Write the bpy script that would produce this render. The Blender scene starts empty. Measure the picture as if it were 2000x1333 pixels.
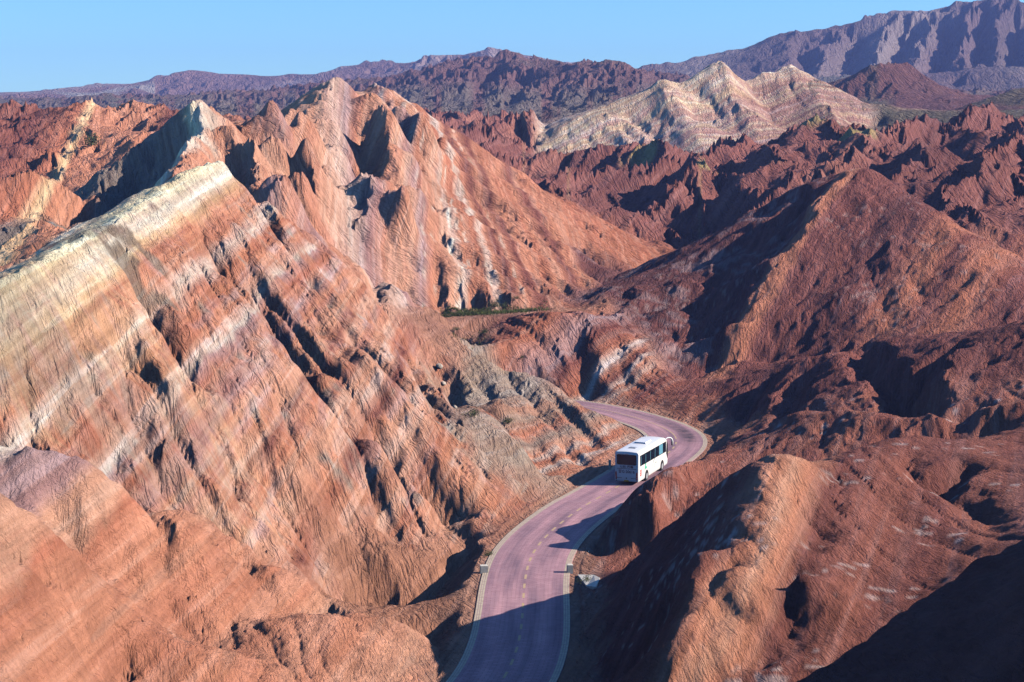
import bpy, bmesh, math, random
import numpy as np
from mathutils import Vector, Matrix

# ------------------------------------------------------------------ camera, world, sun, exposure
scn = bpy.context.scene
COL = scn.collection
F_PX, CAM_H, V_HOR = 3400.0, 36.0, 235.0        # focal length and horizon row in photograph pixels (2000 x 1333)
PITCH = math.atan((666.5 - V_HOR) / F_PX)
cam = bpy.data.objects.new('camera', bpy.data.cameras.new('camera'))
COL.objects.link(cam)
cam.location = (0, 0, CAM_H)
cam.rotation_euler = (math.pi / 2 - PITCH, 0, 0)
cam.data.sensor_width = 36.0
cam.data.lens = 36.0 * F_PX / 2000.0
cam.data.clip_start = 0.5
cam.data.clip_end = 20000
scn.camera = cam

SUN_EL, SUN_AZ = math.radians(30), math.radians(92)    # azimuth clockwise from +Y (the viewing direction)
sun_dir = Vector((math.sin(SUN_AZ) * math.cos(SUN_EL), math.cos(SUN_AZ) * math.cos(SUN_EL), math.sin(SUN_EL)))
world = bpy.data.worlds.new('World')
scn.world = world
world.use_nodes = True
wn = world.node_tree
wn.nodes.clear()
w_out = wn.nodes.new('ShaderNodeOutputWorld')
w_bg = wn.nodes.new('ShaderNodeBackground')
w_sky = wn.nodes.new('ShaderNodeTexSky')
w_sky.sky_type = 'NISHITA'
w_sky.sun_disc = False
w_sky.sun_elevation = SUN_EL
w_sky.sun_rotation = SUN_AZ
w_sky.altitude = 1500
w_sky.air_density = 1.0
w_sky.dust_density = 0.3
w_sky.ozone_density = 2.0
w_bg.inputs['Strength'].default_value = 0.05
w_tint = wn.nodes.new('ShaderNodeVectorMath')          # one even tint over the whole sky: a deeper azure
w_tint.operation = 'MULTIPLY'
w_tint.inputs[1].default_value = (0.94, 1.68, 2.35)
wn.links.new(w_sky.outputs[0], w_tint.inputs[0])
wn.links.new(w_tint.outputs[0], w_bg.inputs[0])
wn.links.new(w_bg.outputs[0], w_out.inputs[0])
sun = bpy.data.objects.new('sun', bpy.data.lights.new('sun', 'SUN'))
COL.objects.link(sun)
sun.data.energy = 5.0
sun.data.angle = math.radians(0.5)
sun.data.color = (1.0, 0.89, 0.76)
sun.rotation_euler = sun_dir.to_track_quat('Z', 'Y').to_euler()
sun.location = (60, 0, 80)
scn.view_settings.view_transform = 'Standard'
scn.view_settings.look = 'None'
scn.view_settings.exposure = 0.68
scn.cycles.diffuse_bounces = 0
HAZE_DENSITY = 1.25e-4
scn.view_settings.gamma = 1.0
scn.view_settings.use_curve_mapping = False

# ------------------------------------------------------------------ helpers
rng = np.random.default_rng(7)
random.seed(7)
CP, SP = math.cos(PITCH), math.sin(PITCH)

def ray(u, v):
    cx, cy = (u - 1000.0) / F_PX, (666.5 - v) / F_PX
    return np.array((cx, CP + cy * SP, -SP + cy * CP))

def pt(u, v, a):
    """photo pixel + (height if a <= 60, else distance along the view) -> point in the place"""
    d = ray(u, v)
    s = a / d[1] if a > 60 else (a - CAM_H) / d[2]
    return np.array((d[0] * s, d[1] * s, CAM_H + d[2] * s))

def hash2(ix, iy, seed):
    h = (ix.astype(np.uint32) * np.uint32(374761393) + iy.astype(np.uint32) * np.uint32(668265263) + np.uint32(seed * 1274126177 % 4294967291))
    h = (h ^ (h >> np.uint32(13))) * np.uint32(1274126177)
    h = h ^ (h >> np.uint32(16))
    return h

def perlin(x, y, seed=0):
    xi, yi = np.floor(x), np.floor(y)
    fx, fy = (x - xi).astype(np.float32), (y - yi).astype(np.float32)
    ix, iy = xi.astype(np.int64), yi.astype(np.int64)
    ux, uy = fx * fx * fx * (fx * (fx * 6 - 15) + 10), fy * fy * fy * (fy * (fy * 6 - 15) + 10)
    def g(ax, ay):
        a = hash2(ix + ax, iy + ay, seed).astype(np.float32) * np.float32(2 * math.pi / 4294967296)
        return np.cos(a) * (fx - ax) + np.sin(a) * (fy - ay)
    n00, n10, n01, n11 = g(0, 0), g(1, 0), g(0, 1), g(1, 1)
    a = n00 + ux * (n10 - n00)
    b = n01 + ux * (n11 - n01)
    return (a + uy * (b - a)) * 1.5

def fbm(x, y, octs, seed=0, gain=0.5):
    s, a, f = 0, 1.0, 1.0
    for o in range(octs):
        s = s + a * perlin(x * f + o * 17.3, y * f - o * 9.1, seed + o)
        a *= gain
        f *= 2.03
    return s

def smooth(a, b, x):
    t = np.clip((x - a) / (b - a), 0, 1)
    return t * t * (3 - 2 * t)

# ------------------------------------------------------------------ skeleton of the land: crests, feet and valley lines
LINES = []          # (hill id, points)
def L(hill, *pts):
    LINES.append((hill, np.array([pt(*p) for p in pts])))
def W(hill, *pts):
    LINES.append((hill, np.array(pts, float)))

(GROUND, STRIPED, NEARL, DARKP, CENTR, GREY, KNOLL, RED, SHADE, LOW, NEARR, FORE,
 BADL, BADM, PALE, DOME, MRIGHT, MMID, CRAG, MOUND) = range(20)

# road centre line on the valley floor (z = 0)
ROADC = np.array([pt(u, v, 0.0)[:2] for u, v in (
    (560, 1800), (760, 1560), (900, 1420), (984, 1333), (1014, 1260), (1021, 1200), (1023, 1150), (1029, 1110), (1040, 1080), (1063, 1050),
    (1097, 1020), (1137, 990), (1183, 965), (1240, 930), (1285, 900), (1312, 880), (1322, 866), (1321, 853), (1306, 840),
    (1275, 826), (1210, 807), (1150, 795), (1090, 787), (1040, 782))])
def chaikin(p, n=3):
    for _ in range(n):
        q = [p[0]]
        for a, b in zip(p[:-1], p[1:]):
            q += [a * .75 + b * .25, a * .25 + b * .75]
        q.append(p[-1])
        p = np.array(q)
    return p
ROADC = chaikin(ROADC)
_d = np.concatenate([[0], np.cumsum(np.linalg.norm(np.diff(ROADC, axis=0), axis=1))])
_s = np.arange(0, _d[-1], 0.5)
ROADC = np.stack([np.interp(_s, _d, ROADC[:, 0]), np.interp(_s, _d, ROADC[:, 1])], 1)
_k = np.ones(9) / 9
_pad = np.pad(ROADC, ((4, 4), (0, 0)), mode='edge')
ROADC[4:-4] = np.stack([np.convolve(_pad[:, i], _k, 'valid') for i in (0, 1)], 1)[4:-4]
_t = np.gradient(ROADC, axis=0)
_t /= np.linalg.norm(_t, axis=1)[:, None]
ROADN = np.stack([_t[:, 1], -_t[:, 0]], 1)       # to the right of travel
for off in (-4.6, -2.5, 0, 2.5, 4.6):
    q = ROADC + ROADN * off
    LINES.append((GROUND, np.column_stack([q, np.zeros(len(q))])))

# striped ridge on the left
L(STRIPED, (-700, 900, 90), (-300, 690, 108), (0, 542, 126), (130, 482, 141), (270, 402, 165), (350, 337, 185), (430, 306, 200))
L(STRIPED, (430, 306, 200), (500, 385, 202), (560, 432, 203), (640, 490, 206), (716, 549, 209), (768, 628, 211), (816, 688, 211), (853, 752, 210))
L(GROUND, (868, 760, 4), (885, 800, 3), (925, 842, 1.6), (1000, 905, 0.5), (1073, 962, -0.6))
L(STRIPED, (1066, 968, 0.3), (1000, 1016, 0.4), (930, 1058, 0.2))
L(GROUND, (905, 1080, -1.5), (860, 1088, -1), (760, 1088, 0), (690, 1085, 0.3), (610, 1105, 0.5), (640, 1185, 0.3), (600, 1196, .5), (520, 1208, 1.2), (455, 1220, 1.8), (420, 1290, 2))
# knoll and slopes at the lower left
L(NEARL, (-250, 1000, 100), (-60, 960, 104), (15, 888, 107), (62, 843, 108), (120, 880, 109), (200, 938, 112), (300, 990, 115.5), (400, 1032, 119), (500, 1108, 122), (600, 1188, 124.5))
L(GROUND, (-150, 960, 113), (0, 900, 115), (90, 870, 118), (220, 935, 121), (330, 985, 123.5), (440, 1020, 126), (560, 1075, 130), (610, 1105, 0.5))
L(NEARL, (-500, 760, 70), (-200, 860, 78), (0, 968, 83), (60, 1008, 85), (130, 1062, 88), (230, 1152, 96), (350, 1288, 105))
L(GROUND, (-200, 1010, 96), (-60, 1000, 98), (0, 990, 100), (90, 1040, 103), (200, 1120, 107), (330, 1215, 111), (420, 1290, 2))
L(NEARL, (-600, 1333, 62), (-200, 1333, 65), (0, 1340, 70), (150, 1340, 80), (260, 1340, 92))
# mounds beside the road, bottom
L(MOUND, (455, 1222, 3.0), (500, 1210, 3.4), (570, 1198, 3.5), (640, 1187, 3.4), (740, 1191, 2.6), (800, 1198, 1.8), (832, 1235, 0.6))
L(GROUND, (848, 1262, -2.4), (862, 1310, -1.2), (872, 1345, -0.5))
L(MOUND, (240, 1345, 5.5), (330, 1293, 6.5), (420, 1290, 6), (520, 1312, 4), (640, 1350, 2.2), (760, 1370, 1.2))
# dry wash left of the road, passing under it
L(GROUND, (640, 1205, -2.6), (700, 1193, -3.2), (760, 1180, -3.0), (840, 1158, -2.8), (895, 1160, -3.2))
L(GROUND, (720, 1185, -3.6), (800, 1215, -4.5), (850, 1240, -4.8), (890, 1200, -5.0), (915, 1160, -4.5))
L(GROUND, (690, 1112, -0.8), (760, 1108, -0.8), (850, 1105, -1.2), (900, 1100, -2.4), (925, 1085, -2))
L(GROUND, (1150, 1150, -4.2), (1190, 1128, -2.6), (1205, 1100, -1.0))
# dark-faced peak behind the striped ridge
L(DARKP, (332, 345, 222), (352, 300, 236), (372, 252, 250), (386, 236, 258), (394, 190, 266))
L(DARKP, (394, 190, 266), (330, 232, 265), (250, 292, 262), (170, 370, 255), (88, 440, 246), (0, 520, 238))
W(GROUND, (-30, 225, 28), (-38, 218, 24), (-50, 203, 18), (-57, 185, 15), (-62, 160, 14), (-62, 130, 14), (-64, 100, 14))
L(DARKP, (300, 303, 263), (292, 345, 250), (262, 395, 236), (232, 442, 224))
L(DARKP, (394, 190, 266), (425, 240, 263), (450, 300, 258), (480, 370, 250), (540, 440, 243), (610, 505, 240))
W(GROUND, (-31, 212, 26), (-26, 217, 22), (-20, 222, 18), (-14, 228, 13), (-9, 240, 9))
# central ridge
L(CENTR, (394, 192, 268), (440, 248, 275), (478, 246, 283), (520, 236, 290), (566, 217, 298), (600, 222, 303), (625, 200, 308), (650, 143, 318))
L(CENTR, (650, 143, 318), (600, 190, 330), (560, 218, 340), (500, 232, 350), (430, 245, 360))
L(CENTR, (592, 213, 317), (562, 228, 321), (520, 240, 326), (470, 250, 330))
W(GROUND, (-48, 322, 28), (-55, 305, 24), (-70, 290, 20), (-78, 262, 17), (-85, 235, 15))
L(CENTR, (650, 143, 318), (690, 172, 319), (712, 195, 320))
L(CENTR, (722, 154, 338), (745, 182, 330), (760, 214, 326))
L(CENTR, (722, 154, 338), (765, 178, 340), (805, 198, 341), (870, 235, 342), (955, 298, 342), (1010, 338, 342), (1100, 398, 341), (1200, 448, 340), (1288, 508, 336))
L(GROUND, (1030, 606, 8), (1090, 602, 8), (1145, 578, 8.6), (1200, 545, 9), (1300, 515, 9))
L(CENTR, (740, 500, 256), (800, 500, 260), (870, 505, 263), (950, 525, 264), (1010, 560, 262))
L(GROUND, (785, 628, 7.8), (850, 617, 7.9), (930, 611, 8), (1000, 606, 8), (1040, 605, 8))
L(GROUND, (800, 634, 7.6), (860, 630, 7.7), (920, 622, 7.8), (990, 615, 7.9))
L(GROUND, (815, 655, 5.2), (870, 655, 5.2), (930, 660, 5.4))
L(GROUND, (830, 662, 5.0), (880, 662, 5.0), (935, 662, 5.2))
L(GROUND, (868, 706, 3.6), (900, 690, 4.0))
# grey hill in the bend
L(GREY, (880, 694, 4.6), (915, 680, 6.2), (950, 659, 226), (1000, 700, 219), (1060, 746, 211), (1120, 780, 205), (1172, 802, 201), (1205, 832, 198), (1232, 868, 194.5))
L(GREY, (915, 790, 3.8), (945, 800, 5.2), (968, 806, 5.4), (1000, 850, 4.6), (1060, 905, 2.2), (1130, 932, 0.3))
L(GREY, (1188, 912, 0.2), (1140, 932, 0.2), (1090, 958, 0.0))
L(KNOLL, (975, 655, 6.8), (1010, 688, 6.4), (1070, 735, 4.8), (1140, 776, 2.2), (1168, 786, .8))
# knoll between terrace and road
L(KNOLL, (985, 628, 7.6), (1010, 615, 8.7), (1060, 610, 9.6), (1110, 602, 10), (1160, 618, 9.0), (1215, 650, 6.9), (1262, 705, 4.0), (1296, 770, 1.3))
L(KNOLL, (1168, 784, 0.4), (1230, 791, 0.3), (1296, 800, 0.2))
L(GROUND, (1240, 562, 10.5), (1235, 610, 8), (1250, 670, 5.6), (1280, 735, 2.8), (1304, 785, 0.4))
# red hill
L(RED, (1690, 319, 290), (1662, 334, 284), (1610, 400, 272), (1560, 470, 260), (1510, 545, 249), (1475, 590, 243), (1448, 642, 236), (1440, 690, 229), (1420, 740, 222))
L(RED, (1690, 319, 290), (1620, 336, 294), (1560, 356, 296), (1500, 398, 294), (1420, 440, 290), (1330, 498, 284), (1260, 540, 278), (1180, 568, 274), (1140, 580, 272))
L(RED, (1690, 319, 290), (1760, 370, 278), (1830, 422, 262), (1890, 472, 248), (1930, 532, 236), (2010, 600, 222), (2150, 700, 210))
L(RED, (1585, 385, 287), (1540, 440, 281), (1468, 508, 272), (1402, 578, 261), (1352, 655, 246), (1322, 722, 233))
W(GROUND, (22, 227, 1.2), (30, 231, 2.8), (37, 227, 4.5), (44, 221, 7.0), (54, 212, 9), (70, 204, 10.5))
# shaded hill right of the bend
L(SHADE, (1306, 778, 219), (1345, 762, 219), (1440, 738, 219), (1500, 720, 216), (1560, 700, 210), (1640, 672, 206), (1690, 660, 203), (1800, 654, 198), (1900, 640, 192), (2000, 612, 186), (2200, 590, 178))
L(GROUND, (1300, 803, 0.1), (1340, 824, 0.1), (1395, 846, 0.1), (1425, 862, 0.8), (1480, 842, 3), (1560, 815, 5), (1660, 812, 6.6), (1790, 818, 8), (2000, 800, 10))
# low lit hill beside the bus
L(LOW, (1412, 876, 178), (1460, 850, 176), (1510, 818, 173), (1560, 800, 170), (1630, 797, 166), (1700, 804, 160), (1780, 812, 157), (1860, 792, 155), (2000, 780, 152), (2200, 760, 148))
L(LOW, (1205, 1008, 2.0), (1230, 966, 3.2), (1250, 932, 5.0), (1286, 910, 6.0), (1335, 898, 5.8), (1400, 886, 4.2), (1440, 866, 4.4))
L(LOW, (1262, 960, 5.0), (1300, 932, 5.9), (1345, 916, 5.9), (1400, 902, 4.8))
L(LOW, (1270, 1075, 142), (1330, 1020, 146), (1400, 960, 151), (1480, 900, 157), (1540, 840, 166))
W(GROUND, (9.0, 136, -.6), (12, 138, 1.0), (18, 140, 3.2), (24, 146, 5.5), (32, 152, 7.0), (42, 150, 8))
# near right hill with the dark face
L(NEARR, (1620, 868, 119), (1580, 858, 117.5), (1540, 857, 116.5), (1500, 872, 115.5), (1488, 905, 112.5), (1470, 980, 108), (1452, 1045, 103.5), (1405, 1098, 100), (1420, 1130, 98), (1350, 1190, 97), (1312, 1240, 94.5), (1272, 1300, 91), (1240, 1400, 86))
L(NEARR, (1515, 862, 116.5), (1460, 890, 118), (1400, 932, 120.5), (1300, 1022, 125), (1240, 1088, 128), (1190, 1152, 130))
L(NEARR, (1620, 868, 119), (1660, 878, 127), (1720, 842, 138), (1800, 838, 142), (1880, 868, 140), (2000, 880, 138), (2200, 880, 135))
L(GROUND, (1630, 905, 123), (1645, 950, 118), (1625, 1020, 110.5), (1600, 1060, 106.5))
L(NEARR, (1720, 842, 142), (1760, 930, 128), (1790, 1010, 117), (1800, 1080, 109), (1780, 1160, 102), (1700, 1260, 95))
L(NEARR, (2200, 950, 120), (2050, 1050, 105), (1950, 1120, 98))
W(GROUND, (7.5, 92, 0.3), (8.5, 84, 1), (9.5, 76, 3))
W(GROUND, (5.2, 118, -.3), (5.8, 108, -.2), (6.2, 100, 0))
W(GROUND, (12, 84, 3), (18, 86, 5), (26, 90, 7), (36, 92, 9))
# foreground shoulder, bottom right, and a taller unseen hill added beside it to shade it
L(FORE, (1380, 1480, 62), (1460, 1400, 64), (1540, 1342, 65), (1600, 1308, 66), (1700, 1240, 68), (1800, 1172, 70), (1900, 1108, 72), (2000, 1048, 74), (2200, 960, 75))
W(FORE, (20, 58, 15.5), (15, 54, 12), (11, 50, 9))
W(FORE, (60, 80, 40), (46, 72, 40), (40, 60, 39), (38, 50, 38))
# right edge ridge in shade
L(BADM, (2150, 250, 345), (2000, 322, 334), (1962, 332, 330), (1930, 380, 320), (1890, 440, 308))
W(GROUND, (70, 292, 18), (78, 278, 15), (82, 258, 13), (84, 238, 11), (92, 214, 12))
# left badlands
L(BADL, (-60, 560, 150), (0, 492, 165), (66, 424, 176), (130, 466, 180))
W(GROUND, (-50, 150, 20), (-56, 170, 19), (-56, 190, 17))
L(BADL, (-200, 360, 225), (0, 345, 232), (42, 322, 236), (80, 345, 240), (122, 382, 243))
L(GROUND, (130, 430, 236), (60, 440, 215), (0, 470, 205))
L(BADL, (186, 204, 400), (165, 240, 380), (140, 285, 360), (112, 325, 340))
L(BADL, (186, 204, 400), (215, 240, 392), (235, 280, 380))
L(BADL, (70, 296, 330), (95, 290, 326), (130, 330, 315))
L(BADL, (-150, 220, 450), (0, 208, 450), (55, 214, 440), (85, 246, 420), (100, 270, 410))
L(BADL, (240, 215, 430), (300, 200, 420), (330, 214, 400), (345, 240, 380))
L(GROUND, (20, 300, 350), (110, 330, 320), (200, 330, 330), (280, 270, 340), (340, 245, 350))
# badlands in the middle distance
L(GROUND, (1300, 515, 9), (1250, 470, 360), (1180, 420, 400), (1090, 370, 440), (1010, 330, 480))
L(GROUND, (1290, 350, 540), (1150, 345, 545), (1040, 318, 540))
W(GROUND, (32, 345, 10), (42, 360, 13), (60, 370, 17), (85, 360, 19))
L(BADM, (1300, 430, 380), (1240, 400, 400), (1180, 350, 460))
L(BADM, (1500, 390, 350), (1440, 370, 380), (1370, 330, 430), (1300, 305, 500))
L(BADM, (1420, 335, 450), (1500, 292, 455), (1585, 262, 455), (1640, 290, 450))
L(BADM, (1610, 340, 400), (1664, 272, 420), (1710, 300, 420), (1760, 262, 440), (1800, 285, 440))
L(BADM, (1750, 360, 350), (1850, 284, 370), (1920, 312, 360), (2050, 350, 340))
L(BADM, (1830, 300, 470), (1880, 245, 500), (1930, 222, 510), (2000, 232, 500), (2200, 220, 480))
L(GROUND, (1740, 330, 390), (1640, 335, 370), (1560, 345, 360))
L(GROUND, (1990, 300, 420), (1900, 290, 440), (1800, 300, 460), (1700, 262, 560))
# pale ridge
L(PALE, (1030, 302, 560), (1066, 266, 580), (1130, 232, 590), (1182, 200, 600), (1230, 190, 605), (1292, 150, 612), (1345, 162, 618), (1404, 113, 630), (1460, 165, 640), (1500, 135, 650), (1525, 140, 655), (1552, 120, 662), (1600, 165, 668), (1650, 205, 672), (1706, 242, 676))
L(PALE, (1404, 113, 630), (1450, 220, 585), (1490, 280, 560))
L(PALE, (1292, 150, 612), (1330, 215, 582), (1370, 290, 550))
L(PALE, (1552, 120, 662), (1600, 195, 618), (1655, 248, 582))
L(PALE, (1182, 200, 600), (1210, 262, 568), (1240, 318, 545))
L(GROUND, (1345, 168, 614), (1372, 208, 598), (1398, 252, 578), (1425, 292, 552))
L(GROUND, (1462, 174, 640), (1500, 226, 612), (1545, 268, 582))
L(GROUND, (1232, 195, 602), (1262, 245, 580), (1295, 305, 550))
L(GROUND, (1030, 312, 545), (1080, 325, 535), (1150, 335, 530), (1240, 338, 528), (1330, 318, 535), (1420, 298, 545), (1520, 278, 560), (1640, 262, 580), (1715, 250, 620))
W(GROUND, (0, 640, 30), (40, 680, 34), (90, 710, 38), (150, 740, 36))
# dark dome, green hills
L(DOME, (1600, 230, 940), (1640, 178, 960), (1700, 130, 980), (1740, 118, 985), (1788, 132, 990), (1830, 168, 985), (1882, 212, 970))
L(GROUND, (1560, 235, 840), (1680, 248, 840), (1800, 246, 830), (1900, 246, 830))
L(GROUND, (1790, 248, 740), (1850, 222, 780), (1900, 232, 800))
L(DOME, (1900, 230, 700), (1950, 180, 740), (2000, 172, 750), (2200, 150, 760))
W(GROUND, (150, 1150, 40), (300, 1150, 45), (500, 1100, 48))
# far ranges
L(MRIGHT, (1330, 160, 2100), (1436, 114, 2150), (1480, 88, 2200), (1560, 62, 2250), (1640, 54, 2250), (1690, 36, 2250), (1755, 18, 2300), (1830, 20, 2300), (1872, 3, 2300), (1950, -4, 2300), (2010, 12, 2250), (2200, 0, 2300), (2600, -30, 2300))
L(GROUND, (1380, 205, 1750), (1600, 200, 1750), (1800, 212, 1700), (2000, 216, 1650), (2300, 215, 1650))
L(MRIGHT, (1755, 18, 2300), (1715, 90, 2060), (1690, 160, 1850))
L(MRIGHT, (1640, 54, 2250), (1610, 110, 2050), (1590, 165, 1850))
L(MRIGHT, (1830, 20, 2300), (1800, 90, 2080), (1785, 165, 1820))
L(MRIGHT, (1900, 0, 2300), (1885, 80, 2050), (1880, 170, 1800))
L(MRIGHT, (1960, -4, 2300), (1945, 80, 2050), (1940, 175, 1780))
L(MRIGHT, (1560, 62, 2250), (1530, 120, 2050), (1500, 165, 1880))
L(MRIGHT, (1480, 88, 2200), (1455, 130, 2080), (1430, 170, 1900))
L(MRIGHT, (2040, 10, 2300), (2020, 100, 2000), (2005, 170, 1760))
L(GROUND, (1662, 75, 2235), (1656, 130, 2110), (1646, 178, 1930))
L(GROUND, (1760, 75, 2235), (1754, 130, 2110), (1744, 178, 1930))
L(GROUND, (1845, 75, 2235), (1839, 130, 2110), (1829, 178, 1930))
L(GROUND, (1917, 75, 2235), (1911, 130, 2110), (1901, 178, 1930))
L(GROUND, (1572, 75, 2235), (1566, 130, 2110), (1556, 178, 1930))
L(GROUND, (1982, 75, 2235), (1976, 130, 2110), (1966, 178, 1930))
L(GROUND, (1496, 105, 2150), (1480, 150, 2020))
L(MMID, (-400, 200, 2500), (-100, 190, 2500), (0, 186, 2450), (60, 183, 2400), (120, 189, 2400), (180, 187, 2400), (240, 186, 2500), (300, 160, 2800), (370, 137, 2900), (450, 142, 2900), (520, 150, 2900), (570, 142, 2900), (608, 150, 2900), (650, 138, 2900), (700, 130, 2900), (740, 121, 2900), (800, 127, 2850), (838, 108, 2800), (920, 104, 2800), (968, 96, 2800), (1010, 106, 2800), (1060, 112, 2800), (1130, 125, 2800), (1250, 150, 2700), (1330, 160, 2500))
L(MMID, (370, 137, 2900), (400, 175, 2700), (415, 208, 2520))
L(MMID, (450, 142, 2900), (480, 175, 2700), (495, 205, 2520))
L(MMID, (570, 142, 2900), (590, 170, 2700), (600, 200, 2540))
L(MMID, (740, 121, 2900), (720, 160, 2650))
L(MMID, (300, 160, 2800), (320, 190, 2600), (330, 212, 2480))
L(GROUND, (-300, 218, 2150), (0, 214, 2150), (200, 214, 2200), (420, 214, 2400), (620, 210, 2400), (760, 200, 2300))
L(GROUND, (-200, 236, 1200), (0, 233, 1200), (200, 230, 1200), (420, 225, 1300), (600, 220, 1400))
L(CRAG, (700, 190, 1700), (780, 160, 1650), (850, 130, 1600), (940, 114, 1550), (1000, 106, 1500), (1060, 122, 1450), (1110, 130, 1400), (1160, 128, 1350), (1210, 117, 1320), (1238, 128, 1300), (1252, 165, 1290))
L(CRAG, (940, 114, 1550), (915, 165, 1320), (900, 205, 1150), (885, 230, 950))
L(CRAG, (1000, 106, 1500), (985, 165, 1270), (965, 215, 1050))
L(CRAG, (1060, 122, 1450), (1040, 170, 1230), (1015, 225, 980))
L(CRAG, (1160, 128, 1350), (1130, 180, 1150), (1090, 232, 900))
L(CRAG, (1210, 117, 1320), (1195, 165, 1180), (1160, 205, 1020))
L(GROUND, (920, 222, 1180), (955, 165, 1420))
L(GROUND, (990, 232, 1100), (1025, 170, 1360))
L(GROUND, (1060, 236, 1000), (1095, 175, 1270))
L(GROUND, (1150, 218, 1060), (1180, 170, 1240))
L(GROUND, (960, 300, 520), (940, 280, 600), (900, 258, 700), (860, 240, 800), (790, 220, 950))
L(GROUND, (1050, 275, 640), (1100, 245, 740), (1180, 205, 900), (1260, 190, 1100), (1330, 180, 1300))
W(GROUND, (-200, 3600, 60), (200, 3600, 60), (700, 3400, 60), (-900, 3400, 60), (1400, 3000, 60))
W(GROUND, (-120, 480, 18), (-150, 600, 22), (-200, 900, 30))
W(GROUND, (-1500, 5000, 40), (0, 5000, 40), (2500, 4500, 40))

# ------------------------------------------------------------------ harmonic land surface on a log-polar raster (conformal, so isotropic)
TH0, TH1, DT = -0.47, 0.80, 0.0025
LR0, LR1 = math.log(38.0), math.log(5200.0)
NT, NR = int((TH1 - TH0) / DT) + 1, int((LR1 - LR0) / DT) + 1
NT -= NT % 32; NR -= NR % 32

def to_grid(x, y):
    return (np.arctan2(x, y) - TH0) / DT, (0.5 * np.log(x * x + y * y) - LR0) / DT

def dense(p, step):
    out = []
    for a, b in zip(p[:-1], p[1:]):
        n = max(2, int(np.linalg.norm((b - a)[:2]) / step) + 1)
        t = np.linspace(0, 1, n, endpoint=False)[:, None]
        out.append(a + (b - a) * t)
    out.append(p[-1:])
    return np.concatenate(out)

zs, zn = np.zeros((NR, NT)), np.zeros((NR, NT))
lab = np.full((NR, NT), -1, np.int32)
for hid, p in LINES:
    r = np.linalg.norm(p[:, :2], axis=1).min()
    q = dense(p, max(0.1, r * DT * 0.5))
    gi, gj = to_grid(q[:, 0], q[:, 1])
    gi, gj = np.round(gi).astype(int), np.round(gj).astype(int)
    ok = (gi >= 0) & (gi < NT) & (gj >= 0) & (gj < NR)
    np.add.at(zs, (gj[ok], gi[ok]), q[ok, 2])
    np.add.at(zn, (gj[ok], gi[ok]), 1)
    lab[gj[ok], gi[ok]] = hid

def solve(zs, zn):
    lv = [(zs, zn)]
    while min(lv[-1][0].shape) > 20 and all(s % 2 == 0 for s in lv[-1][0].shape):
        a, b = lv[-1]
        lv.append(tuple(m.reshape(m.shape[0] // 2, 2, m.shape[1] // 2, 2).sum((1, 3)) for m in (a, b)))
    z = None
    for k in range(len(lv) - 1, -1, -1):
        a, b = lv[k]
        fix = b > 0
        val = np.where(fix, a / np.maximum(b, 1), 0)
        if z is None:
            z = np.full(a.shape, val[fix].mean())
            its = 400
        else:
            z = np.repeat(np.repeat(z, 2, 0), 2, 1)
            z = 0.25 * (np.roll(z, 1, 0) + np.roll(z, -1, 0) + np.roll(z, 1, 1) + np.roll(z, -1, 1)) if min(z.shape) > 4 else z
            its = 90 if k else 50
        z[fix] = val[fix]
        jj, ii = np.indices(z.shape)
        par = ((jj + ii) & 1).astype(bool)
        m0, m1 = par & ~fix, ~par & ~fix
        om = 1.6
        for it in range(its):
            for m in (m0, m1):
                p = np.pad(z, 1, mode='edge')
                avg = 0.25 * (p[:-2, 1:-1] + p[2:, 1:-1] + p[1:-1, :-2] + p[1:-1, 2:])
                z = np.where(m, z + om * (avg - z), z)
    return z
ZG = solve(zs, zn).astype(np.float32)

def blur(z, n):
    for _ in range(n):
        p = np.pad(z, 1, mode='edge')
        z = (p[:-2, 1:-1] + p[2:, 1:-1] + p[1:-1, :-2] + p[1:-1, 2:] + 2 * z) / 6
    return z
ZG = blur(ZG, 1)

def bil(G, x, y):
    gi, gj = to_grid(x, y)
    gi, gj = np.clip(gi, 0, NT - 1.001), np.clip(gj, 0, NR - 1.001)
    i, j = gi.astype(np.int32), gj.astype(np.int32)
    a, b = (gi - i).astype(np.float32), (gj - j).astype(np.float32)
    return (G[j, i] * (1 - a) + G[j, i + 1] * a) * (1 - b) + (G[j + 1, i] * (1 - a) + G[j + 1, i + 1] * a) * b

_ss = np.exp(np.linspace(math.log(45), math.log(4500), 3200))
def cast(u, v, G=None):
    """where the view ray of a photo pixel meets the land"""
    d = ray(u, v)
    d = d / d[1]
    x, y, z = d[0] * _ss, _ss, CAM_H + d[2] * _ss
    g = bil(ZG if G is None else G, x, y)
    k = np.nonzero(g > z)[0]
    k = k[0] if len(k) else len(_ss) - 1
    return np.array((x[k], y[k], z[k]))

# ------------------------------------------------------------------ gullies, spurs and flatirons that one can point to in the photograph
STROKES = []
def G(A, w, *px): STROKES.append(('g', A * 1.5, w * .8, px))
def S(A, w, *px): STROKES.append(('s', A, w, px))
def FI(A, w, *px): STROKES.append(('f', A * 1.25, w, px))
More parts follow.
